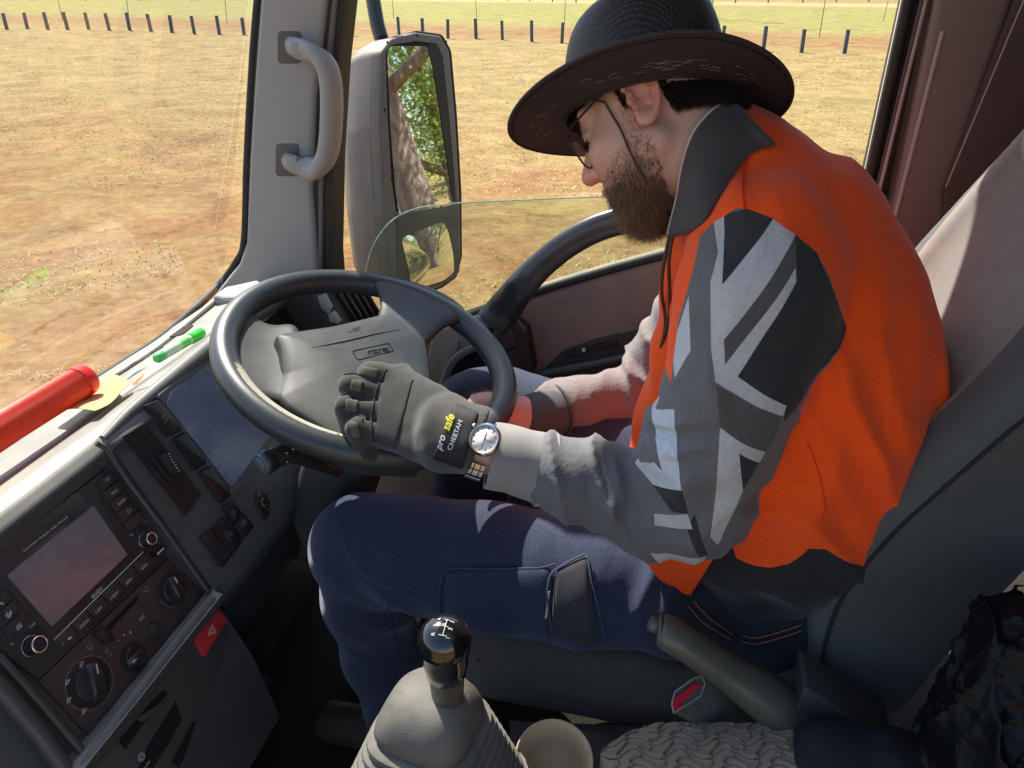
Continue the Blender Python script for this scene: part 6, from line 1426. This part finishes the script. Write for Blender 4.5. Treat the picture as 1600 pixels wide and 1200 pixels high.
# chin cord
cord = []
for u, v in spline([A([948, 160]), A([962, 186]), A([985, 232]), A([1005, 272]), A([1025, 305]), A([1040, 328])], 4):
    h = hit(TB_, u, v, .004); cord.append(h if h is not None else Y(u, v, .93))
M_cord = mat('brown_cord', (.075, .035, .022), .6)
tube('chin_cord', [hw(.062, -.075, .05)] + cord, .0014, M_cord, hat, sides=8)
tube('chin_cord', spline([cord[-1], Y(1050, 350, .90), Y(1046, 368, .89), Y(1036, 420, .88), Y(1034, 460, .885), Y(1040, 500, .89), Y(1036, 535, .90)], 5), .0022, M_cord, hat, sides=8)
tube('chin_cord', spline([cord[-1], Y(1053, 350, .90), Y(1050, 372, .885), Y(1045, 410, .875), Y(1046, 450, .88), Y(1044, 500, .885), Y(1030, 552, .90)], 5), .0022, M_cord, hat, sides=8)
# ---- glasses ----
M_wire = mat('black_wire', (.015, .015, .016), .3, spec=.6)
def lens_ring(s, r=.0011):
    return [hw(.1035 - .10 * (abs(s * .033 + .026 * math.cos(a) * 1) - .02) ** 2 * 20, s * .034 + .027 * math.cos(a), .010 + .0225 * math.sin(a) * (1.05 if math.sin(a) < 0 else .95)) for a in np.linspace(0, 2 * math.pi, 41)]
gls = tube('glasses', lens_ring(-1), .0012, M_wire, person, sides=8, caps=False)
tube('rim', lens_ring(1), .0012, M_wire, gls, sides=8, caps=False); tube('bridge', [hw(.104, -.009, .016), hw(.108, 0, .020), hw(.104, .009, .016)], .0011, M_wire, gls, sides=6)
for s in (-1, 1): tube('temple_arm', spline([hw(.100, s * .060, .020), hw(.094, s * .068, .026), hw(.04, s * .077, .033), hw(.0, s * .082, .036), hw(-.03, s * .082, .030), hw(-.052, s * .076, .020)], 5), .0014, M_wire, gls, sides=8, flat=1.5)
for s in (-1, 1):
    lr = lens_ring(s)[:-1]; c = sum(lr) / len(lr); V = [tuple(c + HF * .001)] + [tuple(p) for p in lr]; mk('lens', V, [[0, i + 1, (i + 1) % len(lr) + 1] for i in range(len(lr))], glassmat('spectacle_lens', (.93, .9, .82), 1.2, .02), gls)
# eyelashes, brows
# ---- hair and beard ----
bvn = [(A(v.co), A(v.normal)) for v in body.data.vertices]; BVp = A([p for p, _ in bvn]); BVn = A([q for _, q in bvn]); BL = hl(BVp)
f_, s_2, u_ = BL.T; side = np.abs(s_2)
def uline(f): return np.interp(f, [-.02, .0, .015, .04, .075, .090, .105], [-.06, -.05, -.006, -.022, -.036, -.038, -.030])
neckcut = np.interp(f_, [-.02, .02, .06, .10], [-.075, -.105, -.12, -.14])
beard_m = (f_ > .006 + np.clip((-.05 - u_) * .5, 0, .03)) & (u_ < uline(f_)) & (u_ > neckcut) & (u_ > -.14) & (np.abs(s_2) < .085)
lipz = (u_ < -.044) & (u_ > -.060) & (f_ > .098) & (side < .017); nost = (f_ > .098) & (u_ > -.033)
beard_m &= ~lipz & ~nost
side_m = (f_ > .004) & (f_ < .030) & (u_ > -.02) & (u_ < .045) & (side > .05)
hatd = None
scalp = (u_ > -.035 + .5 * np.clip(f_ + .05, 0, 1) * 0) & (f_ < -.022) & (u_ < .075) & (u_ > -.045 + .4 * np.clip(f_ + .10, 0, .1)) & (side < .09) & ~((side > .070) & (f_ > -.028) & (u_ < .03))
scalp &= ((BVp - A([-.0659, 1.0086, 2.154])) @ A([-.1794, .4389, .8804])) < .002
brow = (f_ > .070) & (u_ > .034) & (u_ < .046) & (side > .010) & (side < .050)
def strands(name, mask, cnt, lenf, dirf, rad, m_, seed, seg=5, curl=.3, par=body):
    rg = np.random.default_rng(seed); ids = np.flatnonzero(mask); print(name, len(ids))
    if not len(ids): return None
    pick = rg.choice(ids, cnt); V = np.empty((cnt, seg + 1, 3, 3)); P = BVp[pick] + rg.normal(size=(cnt, 3)) * .0008; Nn = BVn[pick]; Lh = lenf(BL[pick], rg) ; D_ = dirf(BL[pick], Nn, rg)
    ph = rg.random(cnt) * 6.28; w = rg.normal(size=(cnt, 3)); cur = P - Nn * .0006
    for k in range(seg + 1):
        t = k / seg; r = rad * (1 - .75 * t); a = np.cross(D_, w); a /= np.linalg.norm(a, axis=1)[:, None]; b2 = np.cross(D_, a)
        for j in range(3):
            an = j * 2.094; V[:, k, j] = cur + r * (a * math.cos(an) + b2 * math.sin(an))
        cu = a * np.cos(ph + k * 1.4)[:, None] + b2 * np.sin(ph + k * 1.4)[:, None]
        D_ = D_ + cu * curl * .55 + A([0, 0, -.10]) ; D_ /= np.linalg.norm(D_, axis=1)[:, None]; cur = cur + D_ * (Lh / seg)[:, None]
    base = (np.arange(cnt) * (seg + 1) * 3)[:, None]; F = []
    for k in range(seg):
        for j in range(3):
            F.append(base + A([k * 3 + j, k * 3 + (j + 1) % 3, (k + 1) * 3 + (j + 1) % 3, (k + 1) * 3 + j]))
    F = np.stack(F, 1).reshape(-1, 4); return mk(name, V.reshape(-1, 3), F, m_, person, smooth=True)
def hairmat(name, a, b_):
    m, n, b, co = nodes(name); ge = N(n, 'ShaderNodeNewGeometry'); L(n, mixc(n, ge.outputs['Random Per Island'], a, b_), b.inputs['Base Color']); b.inputs['Roughness'].default_value = .45; b.inputs['Specular IOR Level'].default_value = .4; return m
M_brd = hairmat('beard_hair', (.075, .040, .024), (.38, .21, .11)); M_hair = hairmat('dark_hair', (.012, .010, .009), (.040, .030, .024))
dn = -HU
def d_beard(l, nn, rg):
    d = nn * .45 + dn * .85 - HF * .05 + A([0, 0, -.3]) + rg.normal(size=nn.shape) * .36; return d / np.linalg.norm(d, axis=1)[:, None]
def l_beard(l, rg):
    f, s, u = l.T; return (.004 + .021 * np.clip((-.03 - u) / .06, 0, 1) ** 1.2 * np.clip((f - .01) / .05, .15, 1)) * (.7 + .5 * rg.random(len(f)))
dens_ = np.clip((uline(f_) - u_) / .035, .12, 1) * np.clip((f_ - .0) / .03, .3, 1); beard_k = beard_m & (np.random.default_rng(9).random(len(f_)) < dens_)
strands('beard', beard_k, 13000, l_beard, d_beard, .00024, M_brd, 1, 7, .95)
strands('stubble', side_m | beard_m, 6000, lambda l, rg: .005 + .003 * rg.random(len(l)), d_beard, .00013, M_brd, 2, 3, .2)
def d_hair(l, nn, rg):
    d = nn * .25 + dn * .75 - HF * .35 + rg.normal(size=nn.shape) * .12; return d / np.linalg.norm(d, axis=1)[:, None]
strands('hair', scalp, 14000, lambda l, rg: .016 + .008 * rg.random(len(l)), d_hair, .00030, M_hair, 3, 4, .1)
strands('temple_hair', (f_ > -.03) & (f_ < .024) & (u_ > .012) & (side > .04) & (side < .073) & (((BVp - BC) @ BN) < .010), 3000, lambda l, rg: .010 + .005 * rg.random(len(l)), d_hair, .0003, M_hair, 6, 4, .1)
strands('eyebrow', brow, 700, lambda l, rg: .007 + .003 * rg.random(len(l)), lambda l, nn, rg: (lambda d: d / np.linalg.norm(d, axis=1)[:, None])(nn * .3 + HS * np.sign(l[:, 1:2]) * .9 + rg.normal(size=nn.shape) * .15), .00028, M_hair, 4, 4, .1)
strands('eyelashes', (s_2 < 0) & (f_ > .083) & (u_ > .008) & (u_ < .013) & (side > .022) & (side < .046), 160, lambda l, rg: .008 + .002 * rg.random(len(l)), lambda l, nn, rg: (lambda d: d / np.linalg.norm(d, axis=1)[:, None])(nn * .8 - HU * .5 + rg.normal(size=nn.shape) * .12), .00025, M_hair, 5, 4, .1)
# wrist hair
wm = (np.linalg.norm(BVp - Y(772, 645, 1.02), axis=1) < .045) & (BVn[:, 2] > -.2)
strands('arm_hair', wm, 600, lambda l, rg: .012 + .006 * rg.random(len(l)), lambda l, nn, rg: (lambda d: d / np.linalg.norm(d, axis=1)[:, None])(nn * .5 + A([-1, 0, 0]) + rg.normal(size=nn.shape) * .3), .00016, M_brd, 7, 4, .2)
